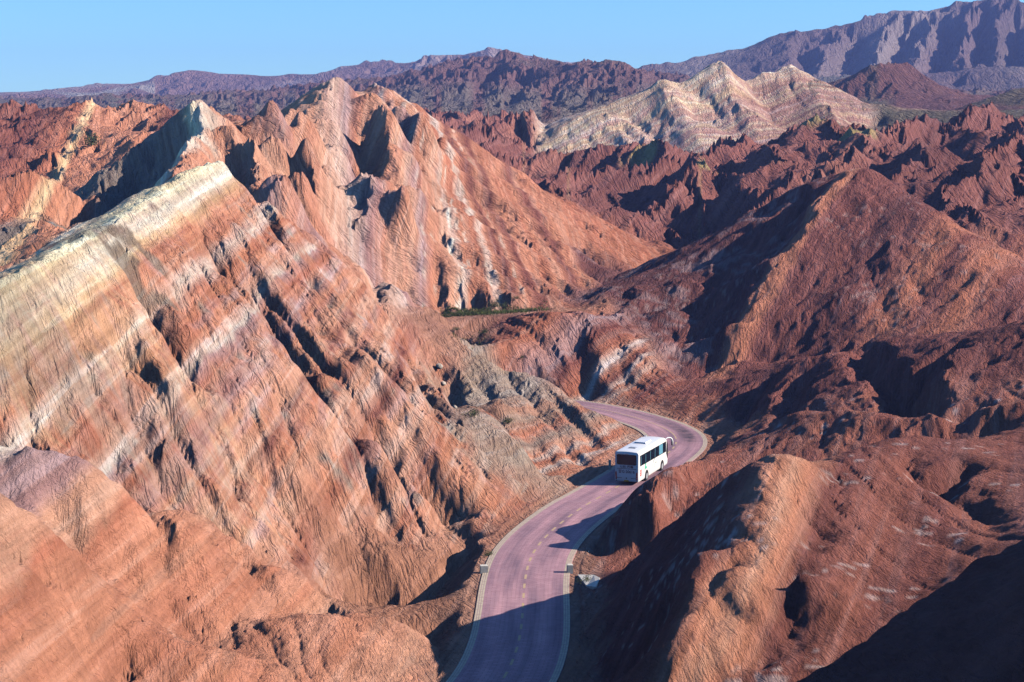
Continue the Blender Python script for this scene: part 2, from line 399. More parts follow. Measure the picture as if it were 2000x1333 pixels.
# striped ridge
G(3.2, 3.4, (393, 399), (417, 450), (426, 495), (468, 543), (508, 586), (548, 635), (589, 694), (624, 729), (646, 770), (654, 791))
G(1.8, 2.6, (654, 791), (700, 825), (751, 845), (778, 875), (805, 900), (860, 950), (930, 1020))
G(2.2, 2.4, (280, 520), (292, 564), (300, 608), (346, 662), (373, 700), (405, 724), (446, 745))
G(2.0, 2.6, (600, 490), (654, 551), (705, 610), (751, 653), (792, 699), (846, 756), (900, 830))
G(1.5, 2.2, (540, 450), (600, 540), (660, 620), (720, 690), (770, 740), (850, 820), (950, 920))
FI(0.94, 4.0, (694, 716), (760, 770), (850, 850), (960, 950))
FI(0.68, 3.2, (508, 730), (570, 780), (650, 840))
FI(0.68, 2.6, (313, 768), (370, 820), (440, 890))
FI(0.32, 2.0, (365, 750), (410, 790), (450, 820))
FI(0.40, 2.4, (586, 820), (630, 870), (700, 940))
FI(0.50, 3.0, (754, 843), (810, 890), (890, 965), (960, 1010))
FI(0.32, 2.4, (560, 880), (620, 950), (680, 1020))
FI(0.32, 2.2, (450, 860), (520, 930), (600, 1010))
G(0.8, 2.0, (20, 620), (60, 680), (100, 770), (130, 850), (165, 890))
G(1.6, 2.4, (170, 760), (190, 800), (211, 893), (245, 941), (292, 989), (350, 1020))
G(1.0, 1.6, (262, 730), (268, 770), (290, 850), (320, 880))
G(0.7, 1.6, (90, 640), (150, 740), (205, 840), (216, 900))
G(0.7, 1.6, (150, 560), (240, 660), (300, 740))
G(1.3, 2.8, (600, 900), (640, 960), (670, 1000), (690, 1040), (715, 1078))
G(1.5, 3.4, (740, 940), (780, 1000), (800, 1040), (812, 1078))
G(0.6, 2.4, (480, 900), (540, 970), (580, 1030), (602, 1080))
G(1.2, 2.4, (840, 960), (868, 1010), (880, 1060))
G(1.2, 2.0, (260, 1000), (320, 1074), (391, 1142), (415, 1190))
FI(0.40, 2.4, (272, 1115), (330, 1160), (400, 1215))
FI(0.36, 2.4, (415, 1000), (480, 1050), (560, 1110))
FI(0.32, 2.2, (340, 1046), (410, 1090), (500, 1150))
G(1.0, 1.8, (430, 1040), (500, 1110), (560, 1160))
G(1.3, 2.0, (110, 960), (130, 1020), (135, 1060))
G(1.4, 2.0, (470, 500), (520, 570), (580, 650), (640, 720))
G(1.3, 2.0, (340, 560), (420, 650), (500, 720))
G(1.3, 2.0, (640, 850), (720, 930), (790, 1000))
G(1.2, 2.0, (420, 800), (500, 890), (570, 970), (640, 1060))
G(1.3, 2.0, (690, 770), (770, 850), (860, 930), (940, 1000))
G(1.2, 2.0, (300, 880), (380, 960), (470, 1040), (560, 1120))
# central ridge
G(3.2, 5.0, (700, 205), (708, 235), (684, 253), (689, 282), (700, 332), (671, 361), (663, 382), (690, 430), (705, 471))
FI(2.88, 4.20, (726, 222), (750, 255), (778, 295))
FI(2.56, 3.12, (718, 277), (736, 300))
FI(2.82, 3.36, (786, 272), (815, 298), (850, 330))
FI(3.68, 5.00, (750, 300), (786, 316))
FI(3.84, 4.80, (815, 309), (840, 333), (875, 362))
FI(4.10, 4.80, (768, 353), (790, 380), (818, 408))
FI(2.94, 3.84, (755, 406), (789, 440))
FI(2.56, 3.60, (768, 435), (802, 471))
FI(2.05, 3.60, (810, 374), (840, 398))
FI(2.43, 3.60, (810, 418), (846, 447))
FI(0.77, 3.12, (735, 180), (760, 205), (790, 235))
FI(0.86, 3.12, (783, 215), (810, 240), (840, 270))
FI(0.96, 3.60, (566, 217), (590, 235), (620, 250))
FI(0.39, 2.45, (524, 236), (538, 262), (548, 280))
FI(0.39, 2.65, (545, 250), (570, 270))
FI(1.92, 2.86, (513, 274), (530, 298))
FI(2.88, 4.08, (539, 290), (565, 315), (603, 350), (640, 390))
FI(1.66, 3.12, (581, 284), (606, 306), (640, 335))
FI(3.33, 4.80, (615, 394), (650, 410), (690, 440))
FI(2.30, 3.60, (589, 430), (620, 450), (660, 480))
FI(1.66, 2.64, (673, 381), (682, 410))
FI(1.66, 2.64, (696, 380), (706, 420))
FI(1.79, 2.64, (724, 381), (732, 430))
FI(0.39, 2.45, (470, 247), (480, 275), (500, 300))
FI(1.72, 2.65, (492, 345), (520, 375), (560, 410))
FI(1.72, 2.65, (448, 285), (452, 320), (470, 350))
G(1.6, 2.6, (440, 270), (447, 310), (462, 350), (500, 410), (560, 452))
G(0.9, 3.0, (830, 300), (920, 370), (1000, 430), (1100, 500))
G(0.9, 3.0, (800, 400), (880, 470), (980, 540), (1060, 590))
G(1.8, 3.0, (1100, 455), (1145, 483), (1170, 505), (1197, 530))
G(1.4, 3.0, (1000, 500), (1080, 545), (1130, 585))
G(1.2, 2.6, (1120, 480), (1160, 530), (1185, 555))
G(1.8, 1.5, (742, 530), (748, 570), (752, 612))
G(1.8, 1.8, (842, 490), (848, 550), (852, 610))
G(1.5, 1.5, (885, 520), (892, 560), (895, 608))
G(2.4, 1.8, (918, 540), (930, 575), (940, 606))
G(1.5, 1.3, (968, 560), (975, 585), (980, 604))
G(1.0, 1.0, (790, 530), (795, 570), (798, 615))
FI(0.96, 3.60, (797, 229), (825, 255), (855, 285))
FI(1.92, 2.89, (499, 353), (522, 372), (548, 395))
FI(0.39, 2.55, (446, 247), (456, 275), (470, 310))
FI(1.56, 2.55, (440, 288), (455, 320), (480, 350))
FI(1.92, 2.60, (694, 388), (708, 415), (722, 440))
FI(1.92, 2.60, (700, 447), (722, 462), (745, 480))
FI(1.76, 2.60, (655, 300), (672, 320), (690, 340))
FI(1.60, 2.60, (640, 340), (660, 365), (680, 385))
rq = random.Random(3)
for u0, u1, v0, v1, n_f in ((500, 610, 275, 430, 9), (690, 800, 260, 460, 10), (810, 900, 290, 430, 5), (590, 690, 250, 420, 6)):
    for _k in range(n_f):       # many smaller flatirons between the big ones
        fu, fv = rq.uniform(u0, u1), rq.uniform(v0, v1)
        FI(rq.uniform(1.3, 2.4), rq.uniform(1.9, 2.7), (fu, fv), (fu + 16, fv + 17), (fu + 34, fv + 36))
# grey hill, crag, knoll
G(1.8, 1.8, (872, 696), (862, 730), (868, 762), (890, 800))
G(0.7, 1.4, (970, 690), (1010, 740), (1060, 800), (1110, 860))
G(0.8, 1.4, (1040, 750), (1090, 800), (1140, 850), (1160, 900))
G(0.7, 1.4, (920, 720), (945, 770), (960, 800))
G(0.9, 1.6, (1090, 850), (1130, 890), (1160, 915))
FI(1.2, 1.8, (962, 806), (985, 845), (1010, 890))
G(1.14, 2.0, (1122, 632), (1128, 680), (1140, 740), (1165, 785))
G(0.42, 1.6, (1040, 640), (1080, 700), (1120, 760))
G(0.42, 1.6, (1190, 660), (1215, 720), (1240, 785))
S(1.1, 2.0, (1205, 560), (1180, 590), (1160, 620))
S(1.2, 2.0, (1248, 562), (1230, 600), (1210, 650))
# red hill
for a in ((1560, 380), (1520, 420), (1465, 450), (1420, 480), (1490, 470), (1440, 520), (1380, 540), (1470, 540), (1330, 570), (1390, 590), (1440, 590), (1300, 630), (1370, 640), (1350, 690), (1410, 660), (1290, 690)):
    FI(1.0, 2.8, (a[0] + 12, a[1] - 8), (a[0] - 14, a[1] + 22))
G(0.33, 2.6, (1700, 420), (1680, 500), (1720, 600), (1740, 650))
G(0.28, 2.4, (1650, 480), (1640, 560), (1620, 640), (1650, 700))
G(0.28, 2.4, (1580, 540), (1560, 620), (1580, 700))
G(0.28, 2.4, (1780, 460), (1800, 540), (1850, 620))
G(0.28, 2.0, (1500, 620), (1510, 680), (1540, 720))
FI(0.39, 3.0, (1690, 470), (1720, 500), (1760, 540))
FI(0.39, 3.0, (1640, 570), (1680, 600), (1720, 640))
FI(0.33, 2.6, (1560, 600), (1600, 640), (1640, 680))
FI(0.33, 2.6, (1460, 640), (1500, 680), (1540, 720))
S(1.1, 2.8, (1658, 336), (1610, 402), (1560, 472), (1510, 547), (1475, 592), (1450, 640))
# right hills
G(2.2, 2.6, (1885, 668), (1830, 710), (1782, 752), (1800, 800), (1815, 815))
G(1.8, 2.4, (1690, 668), (1700, 720), (1735, 770), (1725, 810))
G(1.4, 2.2, (1600, 700), (1560, 740), (1530, 790), (1500, 830))
G(1.4, 2.2, (1500, 725), (1470, 770), (1450, 830))
S(1.4, 2.4, (1860, 680), (1830, 740), (1850, 790))
G(1.2, 2.0, (1900, 790), (1870, 820), (1830, 840))
G(1.2, 1.6, (1900, 900), (1840, 930), (1790, 960))
G(1.2, 1.8, (1330, 925), (1300, 960), (1260, 990))
G(1.0, 1.6, (1400, 910), (1350, 960), (1290, 1020))
FI(1.3, 2.2, (1250, 1000), (1230, 1040), (1215, 1065))
FI(0.99, 2.2, (1360, 1150), (1390, 1200), (1400, 1230))
FI(1.12, 2.4, (1290, 1235), (1330, 1280), (1360, 1330))
G(0.87, 1.8, (1470, 1060), (1420, 1110), (1390, 1170), (1380, 1250))
G(0.81, 2.0, (1560, 1060), (1530, 1130), (1540, 1200), (1560, 1290))
G(0.81, 1.8, (1650, 900), (1640, 960), (1610, 1030), (1590, 1075), (1640, 1085))
FI(0.87, 2.6, (1700, 900), (1760, 960), (1850, 1030))
G(0.68, 1.8, (1760, 870), (1820, 930), (1900, 1000), (1960, 1050))
FI(0.74, 2.0, (1560, 1140), (1590, 1170), (1640, 1210))
G(0.62, 1.6, (1500, 1200), (1480, 1260), (1480, 1320))
# shaded face of the dark peak
for k in range(7):
    G(1.3, 3.0, (370 - k * 38, 225 + k * 28), (350 - k * 36, 290 + k * 24), (320 - k * 34, 350 + k * 18))

for k in range(11):     # runnels down the pale ridge
    u0 = 1075 + k * 33; v0 = 275 - k * 11
    G(1.4, 4.0, (u0, v0), (u0 + 22, v0 + 30), (u0 + 38 + k, v0 + 62))
LABELS = [(STRIPED, ((600, 600), (700, 750), (850, 880), (950, 980))), (STRIPED, ((300, 700), (450, 800), (700, 950), (850, 1020))),
          (STRIPED, ((740, 620), (800, 740), (900, 850), (1000, 960))), (STRIPED, ((250, 900), (400, 980), (580, 1070))),
          (CENTR, ((900, 430), (1000, 500), (1100, 550))), (CENTR, ((760, 590), (850, 590), (960, 590))), (KNOLL, ((1010, 650), (1060, 690), (1150, 760))),
          (GREY, ((900, 760), (950, 740), (1050, 830), (1150, 890))), (GREY, ((950, 850), (1000, 920), (1060, 945))),
          (GROUND, ((690, 1100), (800, 1098), (900, 1092))), (GROUND, ((700, 1185), (800, 1170), (880, 1170))), (GROUND, ((860, 1230), (890, 1200))),
          (GROUND, ((800, 631), (860, 622), (930, 615), (1000, 609))), (GROUND, ((830, 658), (930, 658))),
          (DOME, ((1800, 240), (1850, 228), (1900, 236)))]

def apply_strokes(Z):
    out = Z.copy()
    for kind, A, w, px in STROKES:
        p = np.array([cast(u, v, Z) for u, v in px])
        rmin, rmax = np.linalg.norm(p[:, :2], axis=1).min(), np.linalg.norm(p[:, :2], axis=1).max()
        if rmax > 1.6 * rmin:
            continue
        q = p[:, :2]
        seg = np.linalg.norm(np.diff(q, axis=0), axis=1)
        cum = np.concatenate([[0], np.cumsum(seg)])
        n = max(8, int(cum[-1] / 0.4))
        tt = np.linspace(0, cum[-1], n)
        q = np.stack([np.interp(tt, cum, q[:, 0]), np.interp(tt, cum, q[:, 1])], 1)
        if n > 12:      # wander a little
            wob = np.cumsum(rng.normal(0, .16, n)); wob -= np.linspace(wob[0], wob[-1], n)
            tn = np.gradient(q, axis=0); tn /= np.linalg.norm(tn, axis=1)[:, None] + 1e-9
            q = q + np.stack([tn[:, 1], -tn[:, 0]], 1) * np.clip(wob, -1, 1)[:, None]
        gi, gj = to_grid(q[:, 0], q[:, 1])
        pad = w * 1.6 / rmin / DT + 2
        i0, i1 = max(0, int(gi.min() - pad)), min(NT, int(gi.max() + pad) + 1)
        j0, j1 = max(0, int(gj.min() - pad)), min(NR, int(gj.max() + pad) + 1)
        if i1 - i0 < 2 or j1 - j0 < 2:
            continue
        th, rr = np.meshgrid(TH0 + np.arange(i0, i1) * DT, np.exp(LR0 + np.arange(j0, j1) * DT))
        x, y = np.sin(th) * rr, np.cos(th) * rr
        d2 = np.full(x.shape, 1e9); ti = np.zeros(x.shape)
        for k in range(n):
            dd = (x - q[k, 0]) ** 2 + (y - q[k, 1]) ** 2
            m = dd < d2
            d2[m] = dd[m]; ti[m] = k / (n - 1)
        d = np.sqrt(d2)
        f = np.clip(1 - d / (w * 1.5), 0, 1)
        if kind == 'g':
            amp = -A * np.minimum(1, 4 * ti + .1) * np.minimum(1, 3.5 * (1 - ti)) * f ** 1.5
        elif kind == 's':
            amp = A * np.minimum(1, 4 * ti + .2) * np.minimum(1, 4 * (1 - ti) + .1) * f ** 1.4
        else:
            hd = q[min(3, n - 1)] - q[0]; hd /= np.linalg.norm(hd) + 1e-9
            al = (x - q[0, 0]) * hd[0] + (y - q[0, 1]) * hd[1]
            dd = np.where(al < 0, np.sqrt(np.maximum(d2 - al ** 2, 0) + (al * 2.8) ** 2), d)
            f = np.clip(1 - dd / (w * 1.5), 0, 1)
            amp = A * 1.25 * (1 - ti) ** 0.75 * f ** 1.1
        out[j0:j1, i0:i1] += amp
    return out
# nearest skeleton line of a hill -> which hill a place belongs to (jump flooding)
for hid, px in LABELS:
    p = np.array([cast(u, v) for u, v in px])
    q = dense(p, .3)
    gi, gj = to_grid(q[:, 0], q[:, 1])
    lab[np.clip(gj.round().astype(int), 0, NR - 1), np.clip(gi.round().astype(int), 0, NT - 1)] = hid if hid else 20
sj, si = np.where(lab > 0, np.indices(lab.shape)[0], -99999), np.where(lab > 0, np.indices(lab.shape)[1], -99999)
J, I = np.indices(lab.shape)
step = 256
best = np.where(lab > 0, 0, 1 << 40).astype(np.int64)
while step >= 1:
    for dj in (-step, 0, step):
        for di in (-step, 0, step):
            if dj == di == 0:
                continue
            a0, a1 = max(0, dj), min(NR, NR + dj)
            b0, b1 = max(0, di), min(NT, NT + di)
            csj, csi = sj[a0 - dj:a1 - dj, b0 - di:b1 - di], si[a0 - dj:a1 - dj, b0 - di:b1 - di]
            d = (csj - J[a0:a1, b0:b1]).astype(np.int64) ** 2 + (csi - I[a0:a1, b0:b1]).astype(np.int64) ** 2
            m = (d < best[a0:a1, b0:b1]) & (csj >= 0)
            best[a0:a1, b0:b1][m] = d[m]
            sj[a0:a1, b0:b1][m] = csj[m]
            si[a0:a1, b0:b1][m] = csi[m]
    step //= 2
HILL = lab[np.maximum(sj, 0), np.maximum(si, 0)]

HILL[HILL == 20] = 0
def box(z, r):
    for ax in (0, 1):
        p = np.pad(z, [(r + 1, r) if k == ax else (0, 0) for k in (0, 1)], mode='edge').cumsum(ax)
        z = (np.take(p, range(2 * r + 1, p.shape[ax]), ax) - np.take(p, range(0, p.shape[ax] - 2 * r - 1), ax)) / (2 * r + 1)
    return z
for hs, rad in (((NEARR, SHADE, MOUND), 6), ((RED, KNOLL, GREY, LOW), 2)):      # weathered round
    mk = box(box(np.isin(HILL, hs).astype(np.float64), 6), 6)
    if GROUND not in hs: mk *= box(box(((zn == 0) | (lab > 0)).astype(np.float64), 1), 1) ** 2
    ZG = ZG * (1 - mk) + box(box(ZG.astype(np.float64), rad), rad) * mk
ZG = apply_strokes(ZG).astype(np.float32)
ZG = blur(ZG, 1)

# ------------------------------------------------------------------ final land mesh: skeleton surface + branching rills that follow the slope
th = np.concatenate([np.arange(-0.45, -0.336, 0.004), np.arange(-0.336, 0.336, 0.00068), np.arange(0.336, 0.78, 0.006)])
def steps(a, b, s):
    return np.exp(np.arange(math.log(a), math.log(b), s))
rr = np.concatenate([steps(41, 62, .008), steps(62, 360, .0035), steps(360, 1100, .0042), steps(1100, 4600, .0075)])
TH, RR = np.meshgrid(th, rr)
SH = TH.shape
LRR = np.log(RR)
hn = lambda f, o, s: fbm(TH * f, LRR * f, o, s)
# wander of the crests, proportional to distance
wx, wy = hn(28, 3, 11) * 0.0042 * RR, hn(28, 3, 31) * 0.0042 * RR
X, Y = np.sin(TH) * RR, np.cos(TH) * RR
Z = bil(ZG, X + wx, Y + wy).astype(np.float64)
gi, gj = to_grid(X + wx, Y + wy)
HID = HILL[np.clip(gj.round().astype(int), 0, NR - 1), np.clip(gi.round().astype(int), 0, NT - 1)]

HID[(HID == PALE) & (TH < .014)] = BADM
# fall-line coordinates for the small rills, and how coarse they are on far hills
FALL = {STRIPED: ((393, 399), (654, 791)), NEARL: ((50, 1050), (250, 1300)), CENTR: ((760, 300), (1100, 560)), DARKP: ((394, 200), (560, 440)), GREY: ((960, 670), (1150, 900)), KNOLL: ((1050, 620), (1230, 780)),
        RED: ((1690, 330), (1660, 700)), SHADE: ((1650, 690), (1600, 800)), LOW: ((1560, 805), (1600, 850)), NEARR: ((1560, 900), (1800, 1150)), MOUND: ((600, 1200), (680, 1330)), PALE: ((1300, 160), (1330, 310)),
        BADL: ((186, 215), (260, 300)), CRAG: ((1060, 125), (1020, 225)), MRIGHT: ((1755, 30), (1700, 170)), MMID: ((450, 150), (460, 205))}
FARK = {PALE: .75, BADM: .5, BADL: .65, DOME: .25, CRAG: .18, MRIGHT: .10, MMID: .08, NEARR: 2.3, NEARL: 2.4, MOUND: 2.2, LOW: 1.7, FORE: 2, STRIPED: 1.25, KNOLL: 1.2, GREY: 1.2}
FAX = {}
RU, RV, RS = X * .94 + Y * .34, X * .34 - Y * .94, np.ones(SH)
for h in range(20):
    m = HID == h
    if not m.any(): continue
    if h in FALL:
        a, b = cast(*FALL[h][0]), cast(*FALL[h][1]); d = (b - a); ln = np.linalg.norm(d); dh = d[:2] / np.linalg.norm(d[:2]); k = ln / np.linalg.norm(d[:2])
        FAX[h] = (dh[1], -dh[0], dh[0] * k, dh[1] * k)
        RU[m], RV[m] = X[m] * dh[1] - Y[m] * dh[0], (X[m] * dh[0] + Y[m] * dh[1]) * k
    RS[m] = 1 / FARK.get(h, 1.0)

def gradxy(Z):
    dth = np.gradient(Z, axis=1) / np.gradient(TH, axis=1)
    dlr = np.gradient(Z, axis=0) / np.gradient(LRR, axis=0)
    gr, gt = dlr / RR, dth / RR
    return gr * np.sin(TH) + gt * np.cos(TH), gr * np.cos(TH) - gt * np.sin(TH)

HK = {GROUND: (.4, 1.0), STRIPED: (.3, 1.3), NEARL: (.4, 1.7), DARKP: (.8, 1.2), CENTR: (.6, 1.4), GREY: (.45, 1.0), KNOLL: (.4, 1.1), RED: (.35, 1.1), SHADE: (.6, .7), LOW: (.4, .75),
      NEARR: (.3, .7), FORE: (.5, .7), BADL: (1.5, 1.3), BADM: (1.8, 1.3), PALE: (.25, .7), DOME: (.7, .9), MRIGHT: (1.5, 1.4), MMID: (2.3, 1.2), CRAG: (1.4, 1.0), MOUND: (.4, 1.9)}
def soft(tab, n):
    K = np.array(tab)[HID]
    for _ in range(n):
        p = np.pad(K, 1, mode='edge'); K = (p[:-2, 1:-1] + p[2:, 1:-1] + p[1:-1, :-2] + p[1:-1, 2:] + K) / 5
    return K
KA, KF = soft([HK[k][0] for k in range(20)], 10), soft([HK[k][1] for k in range(20)], 10)
# lumps: rounded tops, sharp hollows
KB = {RED: .12, SHADE: .2, LOW: .15, NEARR: .12, BADL: .35, BADM: .3, PALE: .12, MRIGHT: .2, MMID: .2, CRAG: .45, KNOLL: .2, GREY: .1, CENTR: .12, DOME: .2, FORE: .3, MOUND: .3, STRIPED: .08, NEARL: .1, DARKP: .15, GROUND: .3}
KL = soft([KB[k] for k in range(20)], 14)
roadd = np.full(SH, 99.0)
near = (RR > 80) & (RR < 262) & (np.abs(TH) < .2)
xs, ys = X[near], Y[near]
best = np.full(xs.shape, 1e9)
for c in ROADC[::2]:
    np.minimum(best, (xs - c[0]) ** 2 + (ys - c[1]) ** 2, out=best)
roadd[near] = np.sqrt(best)
calm = smooth(4.5, 11, roadd)
bill = np.abs(hn(15, 3, 51)) * 0.0135 + np.abs(hn(60, 2, 61)) * 0.0016
Z += (bill - .004) * RR * KL * calm * 0.55

# long straight gullies parallel to the fall line
def bed(A, B, C):
    a, b, c = (cast(*q) for q in (A, B, C))
    s = b - a; s /= np.linalg.norm(s)
    nf = np.cross(s, c - a); nf /= np.linalg.norm(nf)
    n = np.cross(nf, s)
    if n @ (c - a) < 0: n = -n
    return a, s, n
KG = {STRIPED: (1.15, 1), CENTR: (.75, 1.3), NEARL: (.8, .85), DARKP: (.6, 1.2), GREY: (.3, .8), KNOLL: (.4, .8), MOUND: (.25, .7), PALE: (.7, 3.0), LOW: (.2, .8), NEARR: (.18, .8)}
for h, (ka, kl) in KG.items():
    m = HID == h
    if not m.any(): continue
    one = np.zeros(20); one[h] = 1
    wgt = smooth(.55, .98, soft(one, 22))
    if h == STRIPED:
        o_, s_, n_ = bed((130, 500), (420, 325), (800, 800))
        wgt = wgt * smooth(-1, 9, (X - o_[0]) * n_[0] + (Y - o_[1]) * n_[1] + (Z - o_[2]) * n_[2]) + .12 * wgt
    ru, rv = RU[m] / kl, RV[m] / kl
    wob = .35 * perlin(ru / 7, rv / 11, 411) * 4
    n1 = perlin((ru + wob) / 5.2, rv / 75, 401); n2 = perlin((ru + wob * .5) / 2.1, rv / 22, 403)
    rib = np.clip(np.abs(n1) * 2.3, 0, 1) ** .62 - .72           # rounded ribs between sharp gullies
    rib2 = np.clip(np.abs(n2) * 2.3, 0, 1) ** .7 - .7
    var = .45 + .75 * smooth(-.35, .35, perlin(ru / 14, rv / 30, 405))
    Z[m] += ka * (1.25 * rib * var[...] + .30 * rib2) * (calm * wgt)[m]
# hogback ridges of the badlands: crests along the strike of the beds
bs, bc = X * .35 + Y * .94, X * .94 - Y * .35
bc = bc + 9 * fbm(X / 45, Y / 45, 2, 421)
hog = (1 - np.abs(perlin(bc / 26, bs / 75, 431)) * 1.25).clip(0, 1) ** 1.6 * 7.5 + (1 - np.abs(perlin(bc / 11 + 3, bs / 24, 433)) * 1.3).clip(0, 1) ** 1.5 * 2.6
tab = np.zeros(20); tab[BADM] = 1; tab[BADL] = .55; tab[CRAG] = .14; tab[DOME] = .06
Z += (hog - 4.5) * soft(tab, 25) * smooth(250, 330, RR) * np.clip(RR / 450, .6, 3)

def rills(x, y, dx, dy, lam, seed):
    px, py = x / lam, y / lam
    ix, iy = np.floor(px), np.floor(py)
    fx, fy = (px - ix).astype(np.float32), (py - iy).astype(np.float32)
    ix, iy = ix.astype(np.int64), iy.astype(np.int64)
    va = np.zeros(x.shape, np.float32); vs = va.copy(); wt = va.copy()
    for a in (-1, 0, 1):
        for b in (-1, 0, 1):
            h = hash2(ix + a, iy + b, seed)
            jx = (h & np.uint32(0xffff)).astype(np.float32) / 65536
            jy = (h >> np.uint32(16)).astype(np.float32) / 65536
            qx, qy = fx - a - jx, fy - b - jy
            w = np.exp(-2 * (qx * qx + qy * qy))
            m = (qx * dx + qy * dy) * np.float32(2 * math.pi)
            va += w * np.cos(m); vs += w * np.sin(m); wt += w
    return va / wt, -vs / wt * (2 * math.pi / lam)

gx, gy = gradxy(Z)
cell = np.gradient(rr)[:, None] * np.ones(SH)
xf, yf = X.astype(np.float64), Y.astype(np.float64)
add = np.zeros(SH, np.float32)
for o, lam in enumerate((160, 80, 40, 20, 10, 5, 2.5, 1.25)):
    rows = np.nonzero((lam < rr / 9) & (lam > 1.7 * np.gradient(rr)))[0]
    if len(rows) < 4:
        continue
    a, b = rows[0], rows[-1] + 1
    s = slice(a, b)
    gxx, gyy = gx[s], gy[s]
    sl = np.hypot(gxx, gyy)
    ux, uy = (gyy / (sl + 1e-6)).astype(np.float32), (-gxx / (sl + 1e-6)).astype(np.float32)
    h, dh = rills(xf[s], yf[s], ux, uy, lam, 101 + o)
    fade = (1 - smooth(1 / 16, 1 / 9, lam / RR[s])) * smooth(1.7, 3.4, lam / cell[s]) * smooth(.04, .42, sl) * np.where(lam / RR[s] > .022, KA[s], KF[s]) * calm[s]
    amp = lam * 0.085 * fade
    sh = np.sqrt(np.clip(h * .5 + .5, 0, 1) + .03)
    add[s] += (amp * (sh - .72) * 1.5).astype(np.float32)
    gx[s] += amp * dh * ux * .55
    gy[s] += amp * dh * uy * .55
Z += add
Z += fbm(X / 1.7, Y / 1.7, 2, 77) * 0.10 * calm * (RR < 420)
# level green terrace below the central ridge
t0, t1 = pt(800, 632, 7.8), pt(1040, 606, 8.0)
dv = (t1 - t0)[:2]; tl = np.clip(((X - t0[0]) * dv[0] + (Y - t0[1]) * dv[1]) / (dv @ dv), 0, 1)
td = np.hypot(X - t0[0] - tl * dv[0], Y - t0[1] - tl * dv[1])
tw = 1 - smooth(2.0, 3.6, td)
Z = Z * (1 - tw) + (7.9 + .06 * perlin(X / 2, Y / 2, 9)) * tw
# road bench: cut into the slopes, embankment over the wash
stp = np.where(np.isin(HID, (LOW, NEARR)), 2.0, 0.0)
cut = np.where(roadd < 4.3, -0.07, -0.07 + (roadd - 4.3) * (0.9 + stp + .5 * smooth(5, 7, roadd)) + np.clip(roadd - 4.3, 0, 3) * .25 * perlin(X / 1.3, Y / 1.3, 5))
fil = np.where(roadd < 4.3, -0.07, -0.07 - (roadd - 4.3) * 0.85)
Z = np.where(roadd < 12, np.minimum(Z, cut), Z)
Z = np.where(roadd < 12, np.maximum(Z, fil), Z)

# ------------------------------------------------------------------ bedding: coordinates along the strike and across the beds of each hill
BED = {STRIPED: bed((130, 500), (420, 325), (800, 800)), NEARL: bed((70, 945), (180, 895), (300, 1150)), DARKP: bed((352, 305), (385, 245), (470, 400)),
       CENTR: bed((883, 471), (852, 298), (1050, 480)), GREY: bed((1120, 900), (1215, 850), (1050, 800)), KNOLL: bed((1170, 740), (1225, 690), (1270, 760)),
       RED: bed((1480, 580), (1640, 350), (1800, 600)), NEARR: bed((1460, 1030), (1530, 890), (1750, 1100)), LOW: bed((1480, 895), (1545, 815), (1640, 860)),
       PALE: bed((1100, 262), (1290, 170), (1330, 310)), BADL: bed((130, 310), (175, 225), (220, 260))}
BED[SHADE] = BED[LOW]; BED[MOUND] = BED[NEARL]; BED[FORE] = tuple(q * (.12 if i else 1) for i, q in enumerate(BED[NEARR]))
GEN = (np.zeros(3), np.array((.25, .95, .18)), np.array((.85, -.2, -.48)))
SC = np.zeros(SH); CC = np.zeros(SH)
for h in range(20):
    m = HID == h
    if not m.any(): continue
    o, s, n = BED.get(h, GEN)
    P = np.stack([X[m], Y[m], Z[m]], -1) - o
    SC[m], CC[m] = P @ s, P @ n
if 0:
    for h, pxs in ((STRIPED, ((270,405),(330,450),(300,590),(400,530),(470,480),(480,600),(600,700),(700,850),(900,1030),(60,800),(200,840))), (CENTR, ((650,200),(760,320),(800,300),(852,298),(900,350),(1000,430),(1200,520),(560,300))),
                   (NEARL, ((62,850),(110,900),(200,960),(400,1100),(100,1200))), (RED, ((1650,345),(1560,480),(1750,500),(1850,560),(1400,500))), (NEARR,((1530,880),(1440,1080),(1600,1000),(1800,950),(1900,1000),(1700,1150))), (PALE, ((1290,160),(1200,260),(1300,300),(1400,130),(1400,260),(1550,140),(1600,240))), (KNOLL, ((1050,640),(1170,740),(1225,690),(1270,760))), (GREY,((950,670),(1050,760),(1120,900),(1200,850)))):
        o, s, n = BED[h]
        print(h, [(p, round(float((cast(*p) - o) @ n), 1)) for p in pxs])

